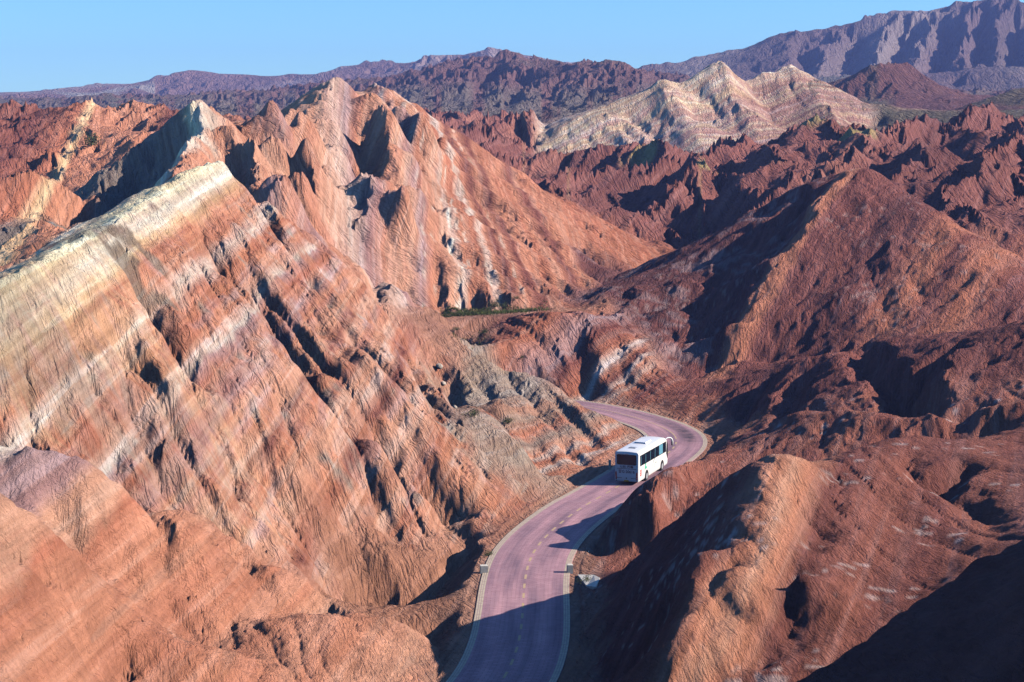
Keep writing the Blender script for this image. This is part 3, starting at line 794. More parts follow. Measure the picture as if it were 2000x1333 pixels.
def ramp(c, stops):
    k = [q[0] for q in stops]
    col = np.array([q[1] for q in stops])
    return np.stack([np.interp(c, k, col[:, i]) for i in range(3)], -1)
OR, LO, RO = (.56, .243, .148), (.62, .325, .215), (.475, .182, .108)
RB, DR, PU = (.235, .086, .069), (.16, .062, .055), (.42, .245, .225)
WH, YE, PK, GY, STRAW = (.76, .68, .56), (.77, .65, .40), (.64, .43, .34), (.36, .27, .215), (.72, .47, .265)
CRM = (.66, .54, .37)
TEAL, GREEN = (.36, .36, .32), (.10, .105, .06)
STOPS = {
 STRIPED: [(-6, WH), (-1, YE), (1.5, WH), (3, STRAW), (4.2, OR), (6.2, OR), (7.1, PK), (7.7, (.70, .57, .46)), (8.3, PK), (9.3, RO), (12, OR), (13, PK), (13.5, (.68, .55, .45)), (14, PU), (15.5, RO), (17.5, PU), (18.5, OR), (21, LO), (22, RB), (23, OR), (26, LO), (27.5, OR), (29, RB), (30, OR), (33, LO), (35, RO), (37, OR), (40, LO), (43, RO), (55, OR)],
 NEARL: [(-9, WH), (-4, WH), (-2.5, PU), (0.5, PU), (1.5, LO), (4, LO), (5, RO), (6.5, OR), (12, OR), (14, (.50, .20, .12)), (17, OR), (20, LO), (24, OR), (27, (.50, .20, .12)), (30, OR)],
 DARKP: [(-30, (.20, .155, .13)), (-8, (.26, .2, .165)), (-4, (.24, .185, .155)), (-1.6, (.3, .24, .19)), (-.7, YE), (1, WH), (2.5, OR), (6, LO), (10, OR), (13, PU), (15, OR), (20, RO), (30, OR)],  # dark browns put the left face's shade into its colour
 CENTR: [(-60, OR), (-50, RO), (-44, OR), (-40, LO), (-36, OR), (-30, PU), (-28, OR), (-22, LO), (-18, PK), (-15, PU), (-12, OR), (-9, LO), (-7, PU), (-5, OR), (-.8, LO), (-.2, PK), (.2, PK), (.8, OR), (3.5, RO), (4.6, PK), (5.2, PK), (6, OR), (8, RB), (9.5, OR), (12, RB), (13.5, OR), (17, RO), (19, OR), (22, RB), (24, OR), (40, RO)],
 GREY: [(-20, RO), (-6, OR), (-2.5, OR), (-1.2, (.62, .46, .38)), (-.4, OR), (1, RO), (2, (.62, .46, .38)), (2.8, OR), (5, GY), (7, RO), (9, (.40, .26, .19)), (12, (.44, .23, .15)), (16, GY), (20, (.42, .29, .2)), (30, GY)],
 KNOLL: [(-20, RB), (-12, RO), (-8, PU), (-5, RB), (-1.6, RO), (-.8, PK), (0, (.62, .44, .37)), (.8, RO), (2, RB), (3, PK), (3.6, RO), (4.8, PK), (5.5, RO), (8, RB), (12, RO)],
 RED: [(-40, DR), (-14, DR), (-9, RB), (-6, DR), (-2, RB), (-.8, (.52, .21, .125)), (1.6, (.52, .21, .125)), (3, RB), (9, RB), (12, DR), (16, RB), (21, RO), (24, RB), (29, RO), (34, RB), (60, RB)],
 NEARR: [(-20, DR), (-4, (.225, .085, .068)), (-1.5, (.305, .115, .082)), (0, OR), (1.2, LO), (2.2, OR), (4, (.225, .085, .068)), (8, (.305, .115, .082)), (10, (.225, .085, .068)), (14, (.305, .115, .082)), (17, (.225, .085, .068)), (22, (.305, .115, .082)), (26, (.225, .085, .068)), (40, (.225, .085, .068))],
 PALE: [(-60, WH), (-20, WH), (-6, CRM), (0, CRM), (3, YE), (6, WH), (8, (.52, .34, .28)), (9, CRM), (12, YE), (14, (.52, .34, .28)), (15, CRM), (18, (.52, .34, .28)), (19, CRM), (21, (.40, .25, .22)), (22.5, WH), (26, (.52, .34, .28)), (28, (.40, .25, .22)), (30, CRM), (33, (.40, .25, .22)), (36, (.52, .34, .28)), (40, (.40, .25, .22)), (44, CRM), (47, (.40, .25, .22)), (70, (.40, .25, .22))],
 BADL: [(-40, RO), (-10, RB), (-2, RO), (-.4, STRAW), (.4, STRAW), (1.2, OR), (12, OR), (16, RB), (24, OR), (40, RB)],
}
def cyc(base, alt, hi, per):
    out = []
    k = -1500
    r = random.Random(int(per * 10))
    while k < 1500:
        out.append((k, r.choice((base, base, alt, base, hi)))); k += per * r.uniform(.4, 1.4)
    return out
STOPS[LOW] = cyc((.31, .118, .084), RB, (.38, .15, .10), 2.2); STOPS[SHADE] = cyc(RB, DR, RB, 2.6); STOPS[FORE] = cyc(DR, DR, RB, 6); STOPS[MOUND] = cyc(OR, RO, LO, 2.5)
STOPS[BADM] = cyc((.25, .098, .08), (.19, .076, .066), (.36, .15, .11), 7); STOPS[DOME] = cyc((.15, .07, .065), (.18, .08, .07), (.2, .09, .075), 25); STOPS[MRIGHT] = cyc((.15, .10, .10), (.12, .085, .085), (.24, .19, .175), 60)
STOPS[MMID] = cyc((.22, .13, .115), (.17, .105, .1), (.31, .23, .21), 70); STOPS[CRAG] = cyc((.165, .085, .08), (.135, .075, .074), (.2, .105, .095), 25); STOPS[GROUND] = cyc((.40, .19, .12), (.33, .16, .11), (.45, .24, .16), 9)
COLR = np.zeros(SH + (3,), np.float32)
sc = np.maximum(1, RR / 200)
n_big, n_mid = fbm(X / (14 * sc), Y / (14 * sc), 3, 201), fbm(X / (2.6 * sc), Y / (2.6 * sc), 3, 205)
st1, st2 = perlin(SC / (.75 * sc), CC / (9 * sc), 211), perlin(SC / (2.4 * sc), CC / (22 * sc), 213)
Cw = CC + (.9 * n_big + .22 * n_mid + .3 * st2 + .16 * st1) * sc
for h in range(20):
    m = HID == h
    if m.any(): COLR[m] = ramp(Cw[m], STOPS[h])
def mix(mask, col, k=1.0):
    a = np.clip(mask * k, 0, 1)[..., None]
    COLR[:] = COLR * (1 - a) + np.array(col, np.float32) * a
def near_px(u, v, rad):
    p = cast(u, v)
    return np.clip(1 - np.hypot(X - p[0], Y - p[1]) / rad, 0, 1)
for c0, w0, k0, sd in ((-.4, .22, .85, 1), (.7, .16, .6, 2), (1.7, .14, .5, 3), (4.6, .16, .6, 4), (5.5, .14, .5, 5), (-4.2, .2, .55, 6), (-6.5, .2, .5, 7), (9.5, .2, .3, 8)):
    mix((HID == CENTR) * (1 - smooth(w0, w0 * 2.2, np.abs(Cw - c0))) * smooth(-.05, .3, perlin(SC / 4.5, CC * 0 + 3 * sd, 361) + .4 * n_mid), WH, k0)
# pale bands of the striped slope come and go along the strike
mix((HID == STRIPED) * (Cw > 4.5) * smooth(-.15, .45, perlin(SC / 7, CC / 3.2, 371) + .45 * n_mid), (.54, .225, .125), .6)
for c0, w0, col_, k0, sd in ((11, .3, PU, .5, 1), (17, .45, PK, .6, 2), (19.5, .3, PU, .5, 3), (22.5, .4, LO, .7, 4), (24.5, .35, PU, .5, 5), (27, .4, PK, .6, 6), (30, .4, PU, .5, 7), (32, .35, PK, .5, 8), (35.5, .4, PU, .45, 9), (38, .4, PK, .5, 10)):
    mix((HID == STRIPED) * (1 - smooth(w0, w0 * 2, np.abs(Cw - c0))) * smooth(-.25, .2, perlin(SC / 9, CC * 0 + 5 * sd, 375) + .4 * n_mid), col_, k0)
# straw-coloured wash on the upper left of the striped ridge, dark scrubby stain on its crest
mix((HID == STRIPED) * smooth(.25, .75, near_px(110, 590, 23) + .5 * st1 + .25 * st2), STRAW, .4)
mix((HID == STRIPED) * smooth(.35, .7, near_px(20, 590, 11) + .5 * n_mid), (.30, .235, .16), .6)
mix((HID == STRIPED) * smooth(.45, .7, near_px(200, 455, 9) + .6 * n_mid), (.2, .15, .11), .85)
mix((HID == STRIPED) * smooth(.1, .6, near_px(330, 840, 7) + .6 * st1), PU, .35)
mix((HID == STRIPED) * smooth(.1, .6, near_px(200, 790, 7) + .6 * st1), PU, .3)
# grey scree around the crag and below it
mix(np.isin(HID, (GREY, STRIPED)) * smooth(.15, .5, near_px(1000, 885, 9) + .35 * n_mid), (.36, .28, .215), .8)
mix(np.isin(HID, (GREY, STRIPED)) * smooth(.1, .45, near_px(900, 810, 6) + .35 * n_mid), (.34, .25, .2), .7)
mix((HID == GREY) * smooth(.2, .5, near_px(1010, 760, 9) + .35 * st1), GY, .8)
# salt crusts on the red hills
salt = smooth(.5, .72, perlin(SC / .28, CC / 1.9, 301) * .85 + .5 * fbm(X / 9, Y / 9, 2, 303))
mix(np.isin(HID, (NEARR, LOW)) * salt, (.60, .46, .42), .6)
mix((HID == RED) * salt, (.50, .36, .32), .35)
salt2 = smooth(.4, .62, perlin(SC / 1.2, CC / 3, 305) * .7 + .6 * fbm(X / 12, Y / 12, 2, 307) + .25 * (CC < -3))
mix((HID == RED) * (CC < 0) * salt2, (.36, .27, .27), .4)
mix((HID == PALE) * smooth(62, 88, X + 6 * n_big) * smooth(-9, -2, CC + 3 * n_mid), (.36, .215, .17), .9)
mix((HID == PALE) * smooth(.1, .45, perlin(Cw / 2.3, SC / 60, 351)), (.50, .33, .27), .55)
mix((HID == PALE) * smooth(.05, .25, perlin(Cw / 1.5, SC / 150, 353)), (.47, .30, .25), .6)
mix((HID == PALE) * smooth(.1, .3, perlin(Cw / 1.9 + 7, SC / 150, 355)), (.74, .60, .36), .5)
# yellow-green stained fins in the middle distance, scrub on the flats
for u, v, r_ in ((1583, 275, 9), (1662, 285, 9), (1290, 310, 10), (1250, 330, 10), (1390, 345, 8), (1500, 355, 6)):
    mix(np.isin(HID, (BADM, PALE)) * smooth(.2, .7, near_px(u, v, r_) + .3 * n_mid), (.36, .29, .12), .8)
mix((HID == DOME) * smooth(.1, .5, near_px(1840, 235, 90) + .3 * n_big + .3 * n_mid), (.115, .105, .07), .8)
mix((HID == DOME) * smooth(.2, .6, near_px(1980, 180, 60) + .3 * n_big + .3 * n_mid), (.115, .105, .07), .7)
flat = 1 - smooth(.18, .45, np.hypot(*gradxy(Z)))
mix((RR > 450) * (RR < 2000) * flat * smooth(-.2, .4, n_big), (.13, .12, .085), .8)
mix((HID == CRAG) * (1 - smooth(48, 66, Z + 10 * n_big)) * smooth(-.5, .1, n_mid), (.14, .125, .105), .75)
mix(np.isin(HID, (MMID,)) * smooth(.2, .6, fbm(X / 90, Y / 200, 2, 331)) * (TH < -.2), TEAL, .6)
# roadside dirt
rs = (roadd < 7) * (1 - smooth(4.3, 6.8, roadd + n_mid))
mix(rs, (.40, .22, .155), .75)
COLR *= (1 + .10 * st1 + .10 * n_mid + .07 * perlin(X / .6, Y / .6, 341))[..., None]
COLR[HID == PALE] *= (.95, .84, .84)
COLR = np.clip(COLR, .02, .85)
# neighbouring hills grade into each other over a metre or two
edge = np.zeros(SH, np.float32)
edge[:-1, :-1] = (HID[:-1, :-1] != HID[1:, :-1]) | (HID[:-1, :-1] != HID[:-1, 1:])
def box5(a):
    for ax in (0, 1):
        p = np.pad(a, [(2, 2) if k == ax else (0, 0) for k in range(a.ndim)], mode='edge'); n = a.shape[ax]
        a = sum(np.take(p, range(k, k + n), ax) for k in range(5)) / 5
    return a
wide = np.clip(box5(box5(box5(edge))) * 12, 0, 1)[..., None]
bl = COLR
for _ in range(5): bl = box5(bl)
COLR = COLR * (1 - wide) + bl * wide

# ------------------------------------------------------------------ materials
def new_mat(name, col=(.5, .5, .5), rough=.6, metal=0.0, spec=.5):
    m = bpy.data.materials.new(name); m.use_nodes = True
    b = m.node_tree.nodes['Principled BSDF']
    b.inputs['Base Color'].default_value = (*col, 1); b.inputs['Roughness'].default_value = rough
    b.inputs['Metallic'].default_value = metal; b.inputs['Specular IOR Level'].default_value = spec
    return m
def nd(m, t, **kw):
    n = m.node_tree.nodes.new(t)
    for k, v in kw.items(): setattr(n, k, v)
    return n
def noise_mat(name, c1, c2, scale, rough=.9, bump=0.0, bscale=None, detail=6, dist=.02, spec=.2):
    m = new_mat(name, c1, rough, 0, spec); lk = m.node_tree.links.new; b = m.node_tree.nodes['Principled BSDF']
    tc = nd(m, 'ShaderNodeTexCoord'); n = nd(m, 'ShaderNodeTexNoise'); n.inputs['Scale'].default_value = scale; n.inputs['Detail'].default_value = detail
    lk(tc.outputs['Object'], n.inputs['Vector'])
    r = nd(m, 'ShaderNodeValToRGB'); r.color_ramp.elements[0].color = (*c1, 1); r.color_ramp.elements[1].color = (*c2, 1)
    r.color_ramp.elements[0].position = .35; r.color_ramp.elements[1].position = .65
    lk(n.outputs[0], r.inputs[0]); lk(r.outputs[0], b.inputs['Base Color'])
    if bump:
        n2 = nd(m, 'ShaderNodeTexNoise'); n2.inputs['Scale'].default_value = bscale or scale * 3; n2.inputs['Detail'].default_value = 4
        lk(tc.outputs['Object'], n2.inputs['Vector'])
        bp = nd(m, 'ShaderNodeBump'); bp.inputs['Strength'].default_value = bump; bp.inputs['Distance'].default_value = dist
        lk(n2.outputs[0], bp.inputs['Height']); lk(bp.outputs[0], b.inputs['Normal'])
    return m

def rock_material():
    m = new_mat('eroded_mudstone', (.4, .2, .1), 1.0, 0, .1); lk = m.node_tree.links.new; b = m.node_tree.nodes['Principled BSDF']
    at = nd(m, 'ShaderNodeAttribute', attribute_name='beds')
    uv = nd(m, 'ShaderNodeAttribute', attribute_name='slope_uv')
    ru = nd(m, 'ShaderNodeAttribute', attribute_name='rill_uv'); sep = nd(m, 'ShaderNodeSeparateXYZ'); lk(ru.outputs['Vector'], sep.inputs[0])
    cmb = nd(m, 'ShaderNodeCombineXYZ'); lk(sep.outputs[0], cmb.inputs[0]); lk(sep.outputs[1], cmb.inputs[1])
    geo = nd(m, 'ShaderNodeNewGeometry')
    def noise(src, scale, sc, det, rough, dis=0.0, dim='3D'):
        mp = nd(m, 'ShaderNodeMapping'); mp.inputs['Scale'].default_value = scale; lk(src, mp.inputs['Vector'])
        n = nd(m, 'ShaderNodeTexNoise'); n.inputs['Scale'].default_value = sc; n.inputs['Detail'].default_value = det; n.inputs['Roughness'].default_value = rough; n.inputs['Distortion'].default_value = dis
        lk(mp.outputs[0], n.inputs['Vector']); return n.outputs[0]
    def mth(op, a, b=None, c=None, clamp=False):
        n = nd(m, 'ShaderNodeMath', operation=op, use_clamp=clamp)
        for i, q in enumerate((a, b, c)):
            if q is None: continue
            if isinstance(q, (int, float)): n.inputs[i].default_value = q
            else: lk(q, n.inputs[i])
        return n.outputs[0]
    def rng_(x, a, b, c, d):
        n = nd(m, 'ShaderNodeMapRange'); lk(x, n.inputs[0])
        for i, q in enumerate((a, b, c, d)): n.inputs[i + 1].default_value = q
        return n.outputs[0]
    uvo = uv.outputs['Vector']
    rillA = noise(cmb.outputs[0], (1.25, .42, 1), 1.0, 3, .5, .55)          # rills a stride apart
    rillB = noise(cmb.outputs[0], (3.6, 1.5, 1), 1.0, 4, .62, .5)         # small cracks between them
    crust = noise(geo.outputs['Position'], (1, 1, 1), 2.4, 9, .74)
    beds = noise(uvo, (.05, 1.25, 1), 1.0, 5, .62, .35)        # thin beds parallel to the strike
    patch = noise(geo.outputs['Position'], (1, 1, 1), .22, 4, .6)
    vA = mth('ABSOLUTE', mth('SUBTRACT', rillA, .5)); vB = mth('ABSOLUTE', mth('SUBTRACT', rillB, .5))
    hA = mth('POWER', mth('MINIMUM', mth('MULTIPLY', vA, 5.0), 1.0), .6); hB = mth('POWER', mth('MINIMUM', mth('MULTIPLY', vB, 5.0), 1.0), .7)
    # colour: vertex beds, thin beds, patchy grain
    g = mth('MULTIPLY', mth('MULTIPLY', rng_(beds, .3, .7, .74, 1.22), rng_(crust, .3, .7, .84, 1.14)), rng_(patch, .3, .7, .88, 1.12))
    vm = nd(m, 'ShaderNodeVectorMath', operation='SCALE'); lk(at.outputs['Color'], vm.inputs[0]); lk(g, vm.inputs['Scale'])
    mv = nd(m, 'ShaderNodeMix', data_type='RGBA'); lk(rng_(beds, .52, .66, 0.0, .5), mv.inputs[0]); lk(vm.outputs[0], mv.inputs[6])
    pal = nd(m, 'ShaderNodeVectorMath', operation='MULTIPLY_ADD'); lk(at.outputs['Color'], pal.inputs[0]); pal.inputs[1].default_value = (1.10, 1.16, 1.25); pal.inputs[2].default_value = (.02, .025, .025); lk(pal.outputs[0], mv.inputs[7])
    band = noise(uvo, (.02, .50, 1), 1.0, 4, .55, .12)          # broader beds with a clear edge: some pale pink, some rust
    bw = mth('MULTIPLY', rng_(band, .535, .57, 0.0, .55), at.outputs['Alpha']); bd = mth('MULTIPLY', rng_(band, .465, .43, 0.0, .5), at.outputs['Alpha'])
    bl_ = nd(m, 'ShaderNodeVectorMath', operation='MULTIPLY_ADD'); lk(mv.outputs[2], bl_.inputs[0]); bl_.inputs[1].default_value = (1.12, 1.38, 1.55); bl_.inputs[2].default_value = (.03, .03, .03)
    br_ = nd(m, 'ShaderNodeVectorMath', operation='MULTIPLY'); lk(mv.outputs[2], br_.inputs[0]); br_.inputs[1].default_value = (.80, .66, .66)
    m1 = nd(m, 'ShaderNodeMix', data_type='RGBA'); lk(bw, m1.inputs[0]); lk(mv.outputs[2], m1.inputs[6]); lk(bl_.outputs[0], m1.inputs[7])
    m2 = nd(m, 'ShaderNodeMix', data_type='RGBA'); lk(bd, m2.inputs[0]); lk(m1.outputs[2], m2.inputs[6]); lk(br_.outputs[0], m2.inputs[7])
    lk(m2.outputs[2], b.inputs['Base Color'])
    # relief
    h = mth('ADD', mth('MULTIPLY', mth('ADD', mth('MULTIPLY', hA, .44), mth('MULTIPLY', hB, .10)), sep.outputs[2]), mth('MULTIPLY', crust, .46))
    bp = nd(m, 'ShaderNodeBump'); bp.inputs['Strength'].default_value = 1.0; bp.inputs['Distance'].default_value = .8
    lk(h, bp.inputs['Height']); lk(bp.outputs[0], b.inputs['Normal'])
    return m
ROCK = rock_material()

def props(o, label=None, cat=None, group=None, kind=None):
    for k, v in (('label', label), ('category', cat), ('group', group), ('kind', kind)):
        if v: o[k] = v
    return o

# ------------------------------------------------------------------ split the land into hills
n_, m_ = SH
idx = np.arange(n_ * m_).reshape(n_, m_)
quads = np.stack([idx[:-1, :-1], idx[:-1, 1:], idx[1:, 1:], idx[1:, :-1]], -1).reshape(-1, 4)
HF = HID.copy()
HF[(roadd < 6.2)] = GROUND
qh = HF[:-1, :-1].ravel()
co_all = np.stack([X, Y, Z], -1).reshape(-1, 3).astype(np.float32)
BANDY = {STRIPED: 1, NEARL: .6, DARKP: .5, CENTR: .75, GREY: .6, KNOLL: 1, RED: .35, SHADE: .3, LOW: .7, NEARR: .5, MOUND: .5, PALE: 1, BADL: .4, BADM: .3}
cl_all = np.concatenate([COLR.reshape(-1, 3), soft([BANDY.get(k, .15) for k in range(20)], 6).reshape(-1, 1)], 1).astype(np.float32)
# shading normals of the whole sheet, so that no seam shows where two hills meet
def vnormals():
    gx, gy = gradxy(Z)
    n = np.stack([-gx, -gy, np.ones(SH)], -1)
    return (n / np.linalg.norm(n, axis=-1, keepdims=True)).reshape(-1, 3).astype(np.float32)
VN = vnormals()
HNAMES = {GROUND: ('valley_ground', 'dusty valley floor, dry wash and road verges between the hills', 'ground'),
 STRIPED: ('striped_hill', 'big orange hill slope with cream crest and pale stripes, left of the road', 'hill'),
 NEARL: ('foreground_slope', 'smooth orange slope and purple capped knoll in the lower left corner', 'hill'),
 DARKP: ('sharp_peak', 'sharp pale tipped peak with a shaded left face behind the cream crest', 'hill'),
 CENTR: ('central_ridge', 'tall orange ridge with rows of small pointed flatirons in the centre', 'hill'),
 GREY: ('grey_spur', 'grey and orange spur with a small crag inside the road bend', 'hill'),
 KNOLL: ('striped_knoll', 'low reddish knoll with thin white stripes above the road bend', 'hill'),
 RED: ('red_hill', 'broad dark red pyramid hill with an orange lit rib on the right', 'hill'),
 SHADE: ('shaded_hill', 'dark shaded red hill on the outer side of the road bend', 'hill'),
 LOW: ('low_hill', 'low lit reddish hill that hides the front of the bus', 'hill'),
 NEARR: ('near_hill', 'rounded red hill with salt streaks and a black shaded face right of the road', 'hill'),
 FORE: ('foreground_shoulder', 'black shaded shoulder of land in the lower right corner', 'hill'),
 BADL: ('left_badlands', 'jagged orange badlands behind the cream crest at the left edge', 'hill'),
 BADM: ('middle_badlands', 'knobbly dark red badlands in the middle distance on the right', 'hill'),
 PALE: ('pale_ridge', 'pale cream and mauve banded ridge below the far mountains', 'hill'),
 DOME: ('dark_dome', 'dark purple dome hill and scrubby green rises in front of the mountains', 'hill'),
 MRIGHT: ('mountain', 'tall blue grey furrowed mountain at the upper right', 'mountain'),
 MMID: ('distant_mountains', 'long hazy purple mountain range on the left and middle skyline', 'mountain'),
 CRAG: ('crag_range', 'craggy dark red cliffs and slopes behind the central ridge', 'mountain'),
 MOUND: ('roadside_mound', 'rounded orange mounds left of the road at the bottom', 'hill')}
def mesh_of(name, quads, h):
    used = np.unique(quads)
    rem = np.full(len(co_all), -1, np.int32); rem[used] = np.arange(len(used), dtype=np.int32)
    me = bpy.data.meshes.new(name)
    q = rem[quads]
    me.vertices.add(len(used)); me.vertices.foreach_set('co', co_all[used].ravel())
    me.loops.add(q.size); me.loops.foreach_set('vertex_index', q.ravel())
    me.polygons.add(len(q)); me.polygons.foreach_set('loop_start', np.arange(0, q.size, 4, dtype=np.int32))
    me.update(calc_edges=True)
    me.polygons.foreach_set('use_smooth', np.ones(len(q), bool))
    me.attributes.new('beds', 'FLOAT_COLOR', 'POINT').data.foreach_set('color', cl_all[used].ravel())
    P = co_all[used].astype(np.float64)
    o_, s_, n_ = BED.get(h, GEN)
    uvh = np.stack([(P - o_) @ s_, (P - o_) @ n_, np.zeros(len(P))], -1).astype(np.float32)
    a_, b_, c_, d_ = FAX.get(h, (.94, .34, .34, -.94)); fk = FARK.get(h, 1.0)
    rvh = np.stack([(P[:, 0] * a_ + P[:, 1] * b_) * fk, (P[:, 0] * c_ + P[:, 1] * d_) * fk, np.full(len(P), 1 / fk)], -1).astype(np.float32)
    me.attributes.new('slope_uv', 'FLOAT_VECTOR', 'POINT').data.foreach_set('vector', uvh.ravel())
    me.attributes.new('rill_uv', 'FLOAT_VECTOR', 'POINT').data.foreach_set('vector', rvh.ravel())
    me.normals_split_custom_set_from_vertices(VN[used])
    me.materials.append(ROCK)
    return me
for h in range(20):
    q = quads[qh == h]
    if not len(q): continue
    nm, lb, ct = HNAMES[h]
    o = bpy.data.objects.new(nm, mesh_of(nm, q, h)); COL.objects.link(o)
    props(o, lb, ct, kind='structure')

# ------------------------------------------------------------------ road: purple-red pavers, cream edge courses, yellow centre line
def mesh_obj(name, verts, faces, mat, parent=None, smooth_=False, link=True):
    me = bpy.data.meshes.new(name); me.from_pydata([tuple(map(float, v)) for v in verts], [], faces); me.update()
    if mat: me.materials.append(mat)
    if smooth_: me.polygons.foreach_set('use_smooth', [True] * len(me.polygons))
    o = bpy.data.objects.new(name, me)
    if link: COL.objects.link(o)
    if parent: o.parent = parent
    return o

def paver_material():
    m = new_mat('purple_pavers', (.3, .15, .19), .75, 0, .3); lk = m.node_tree.links.new; b = m.node_tree.nodes['Principled BSDF']
    uv = nd(m, 'ShaderNodeUVMap', uv_map='road_uv')
    br = nd(m, 'ShaderNodeTexBrick'); br.offset = .5
    for k, v in (('Scale', 1.0), ('Mortar Size', .018), ('Mortar Smooth', .3), ('Bias', 0.0), ('Brick Width', .62), ('Row Height', .31)): br.inputs[k].default_value = v
    br.inputs['Color1'].default_value = (.44, .275, .32, 1); br.inputs['Color2'].default_value = (.37, .22, .265, 1); br.inputs['Mortar'].default_value = (.22, .125, .15, 1)
    lk(uv.outputs[0], br.inputs['Vector'])
    # wear: dusty wheel tracks and tyre-dark patches drawn out along the lane
    mp = nd(m, 'ShaderNodeMapping'); mp.inputs['Scale'].default_value = (.9, .07, 1); lk(uv.outputs[0], mp.inputs['Vector'])
    n1 = nd(m, 'ShaderNodeTexNoise'); n1.inputs['Scale'].default_value = 1.0; n1.inputs['Detail'].default_value = 5; lk(mp.outputs[0], n1.inputs['Vector'])
    r1 = nd(m, 'ShaderNodeValToRGB'); r1.color_ramp.elements[0].position = .33; r1.color_ramp.elements[0].color = (.50, .50, .54, 1)
    r1.color_ramp.elements[1].position = .68; r1.color_ramp.elements[1].color = (1.35, 1.22, 1.10, 1); lk(n1.outputs[0], r1.inputs[0])
    mx = nd(m, 'ShaderNodeMix', data_type='RGBA', blend_type='MULTIPLY'); mx.inputs[0].default_value = .9
    lk(br.outputs['Color'], mx.inputs[6]); lk(r1.outputs[0], mx.inputs[7])
    # rubber on the outer lane of the bend
    at = nd(m, 'ShaderNodeAttribute', attribute_name='rubber')
    n2 = nd(m, 'ShaderNodeTexNoise'); n2.inputs['Scale'].default_value = .8; n2.inputs['Detail'].default_value = 6; lk(uv.outputs[0], n2.inputs['Vector'])
    mu = nd(m, 'ShaderNodeMath', operation='MULTIPLY'); lk(at.outputs['Fac'], mu.inputs[0]); lk(n2.outputs[0], mu.inputs[1])
    mu2 = nd(m, 'ShaderNodeMath', operation='MULTIPLY', use_clamp=True); mu2.inputs[1].default_value = 1.5; lk(mu.outputs[0], mu2.inputs[0])
    mx2 = nd(m, 'ShaderNodeMix', data_type='RGBA'); lk(mu2.outputs[0], mx2.inputs[0]); lk(mx.outputs[2], mx2.inputs[6]); mx2.inputs[7].default_value = (.045, .035, .045, 1)
    lk(mx2.outputs[2], b.inputs['Base Color'])
    bp = nd(m, 'ShaderNodeBump'); bp.inputs['Strength'].default_value = .5; bp.inputs['Distance'].default_value = .015
    lk(br.outputs['Fac'], bp.inputs['Height']); bp.invert = True; lk(bp.outputs[0], b.inputs['Normal'])
    return m

ARC = np.concatenate([[0], np.cumsum(np.linalg.norm(np.diff(ROADC, axis=0), axis=1))])
def ribbon(name, o0, o1, s0, s1, z, mat, parent=None, skirt=0.0, nx=1):
    k = np.nonzero((ARC >= s0) & (ARC <= s1))[0]
    ss = np.unique(np.concatenate([[s0], ARC[k], [s1]]))
    cx, cy = np.interp(ss, ARC, ROADC[:, 0]), np.interp(ss, ARC, ROADC[:, 1])
    nx_, ny_ = np.interp(ss, ARC, ROADN[:, 0]), np.interp(ss, ARC, ROADN[:, 1])
    offs = list(np.linspace(o0, o1, nx + 1)); zz = [z] * len(offs)
    if skirt: offs = [o0 - .02] + offs + [o1 + .02]; zz = [z - skirt] + zz + [z - skirt]
    v, f, w = [], [], len(offs)
    for a, b, c, d in zip(cx, cy, nx_, ny_):
        for o, q in zip(offs, zz): v.append((a + c * o, b + d * o, q))
    for i in range(len(ss) - 1):
        for j in range(w - 1): f.append((i * w + j, i * w + j + 1, (i + 1) * w + j + 1, (i + 1) * w + j))
    ob = mesh_obj(name, v, f, mat, parent)
    ul = ob.data.uv_layers.new(name='road_uv')
    uvv = np.array([(o, s) for s in ss for o in offs], np.float32)
    li = np.zeros(len(ob.data.loops), np.int32); ob.data.loops.foreach_get('vertex_index', li)
    ul.data.foreach_set('uv', uvv[li].ravel())
    return ob, uvv
road, ruv = ribbon('road', -3.5, 3.5, 0.0, ARC[-1], 0.0, paver_material(), skirt=.22, nx=14)
def near_s(u, v):
    p = pt(u, v, 0.0)[:2]
    return ARC[np.argmin(((ROADC - p) ** 2).sum(1))]
s_b = near_s(1335, 850)
rub = np.exp(-((ruv[:, 0] - 1.5) / .75) ** 2) * np.exp(-((ruv[:, 1] - s_b) / 5.5) ** 2) + .45 * np.exp(-((ruv[:, 0] - 1.7) / .8) ** 2) * (ruv[:, 1] > s_b - 4) * np.exp(-np.abs(ruv[:, 1] - s_b) / 22)
road.data.attributes.new('rubber', 'FLOAT', 'POINT').data.foreach_set('value', np.clip(rub, 0, 1).astype(np.float32))
props(road, 'winding purple red paver road with cream edges through the valley', 'road', kind='structure')
CREAM = noise_mat('cream_pavers', (.40, .33, .24), (.56, .48, .35), 3.0, .8)
YELL = noise_mat('yellow_paint', (.44, .30, .17), (.58, .43, .25), 5.0, .7)
for sgn in (-1, 1):
    for k in range(3):
        o0 = sgn * (3.48 - k * .165)
        o1 = o0 - sgn * .125
        ribbon('edge_course', min(o0, o1), max(o0, o1), 0.0, ARC[-1], 0.004, CREAM, road)
s_solid = near_s(1323, 858)
s = 3.0
while s < s_solid - 1.6:
    ribbon('lane_dash', -.09, .09, s, s + 1.3, 0.004, YELL, road)
    s += 2.75
ribbon('centre_line', -.07, .07, s_solid, ARC[-1] - .5, 0.004, YELL, road)

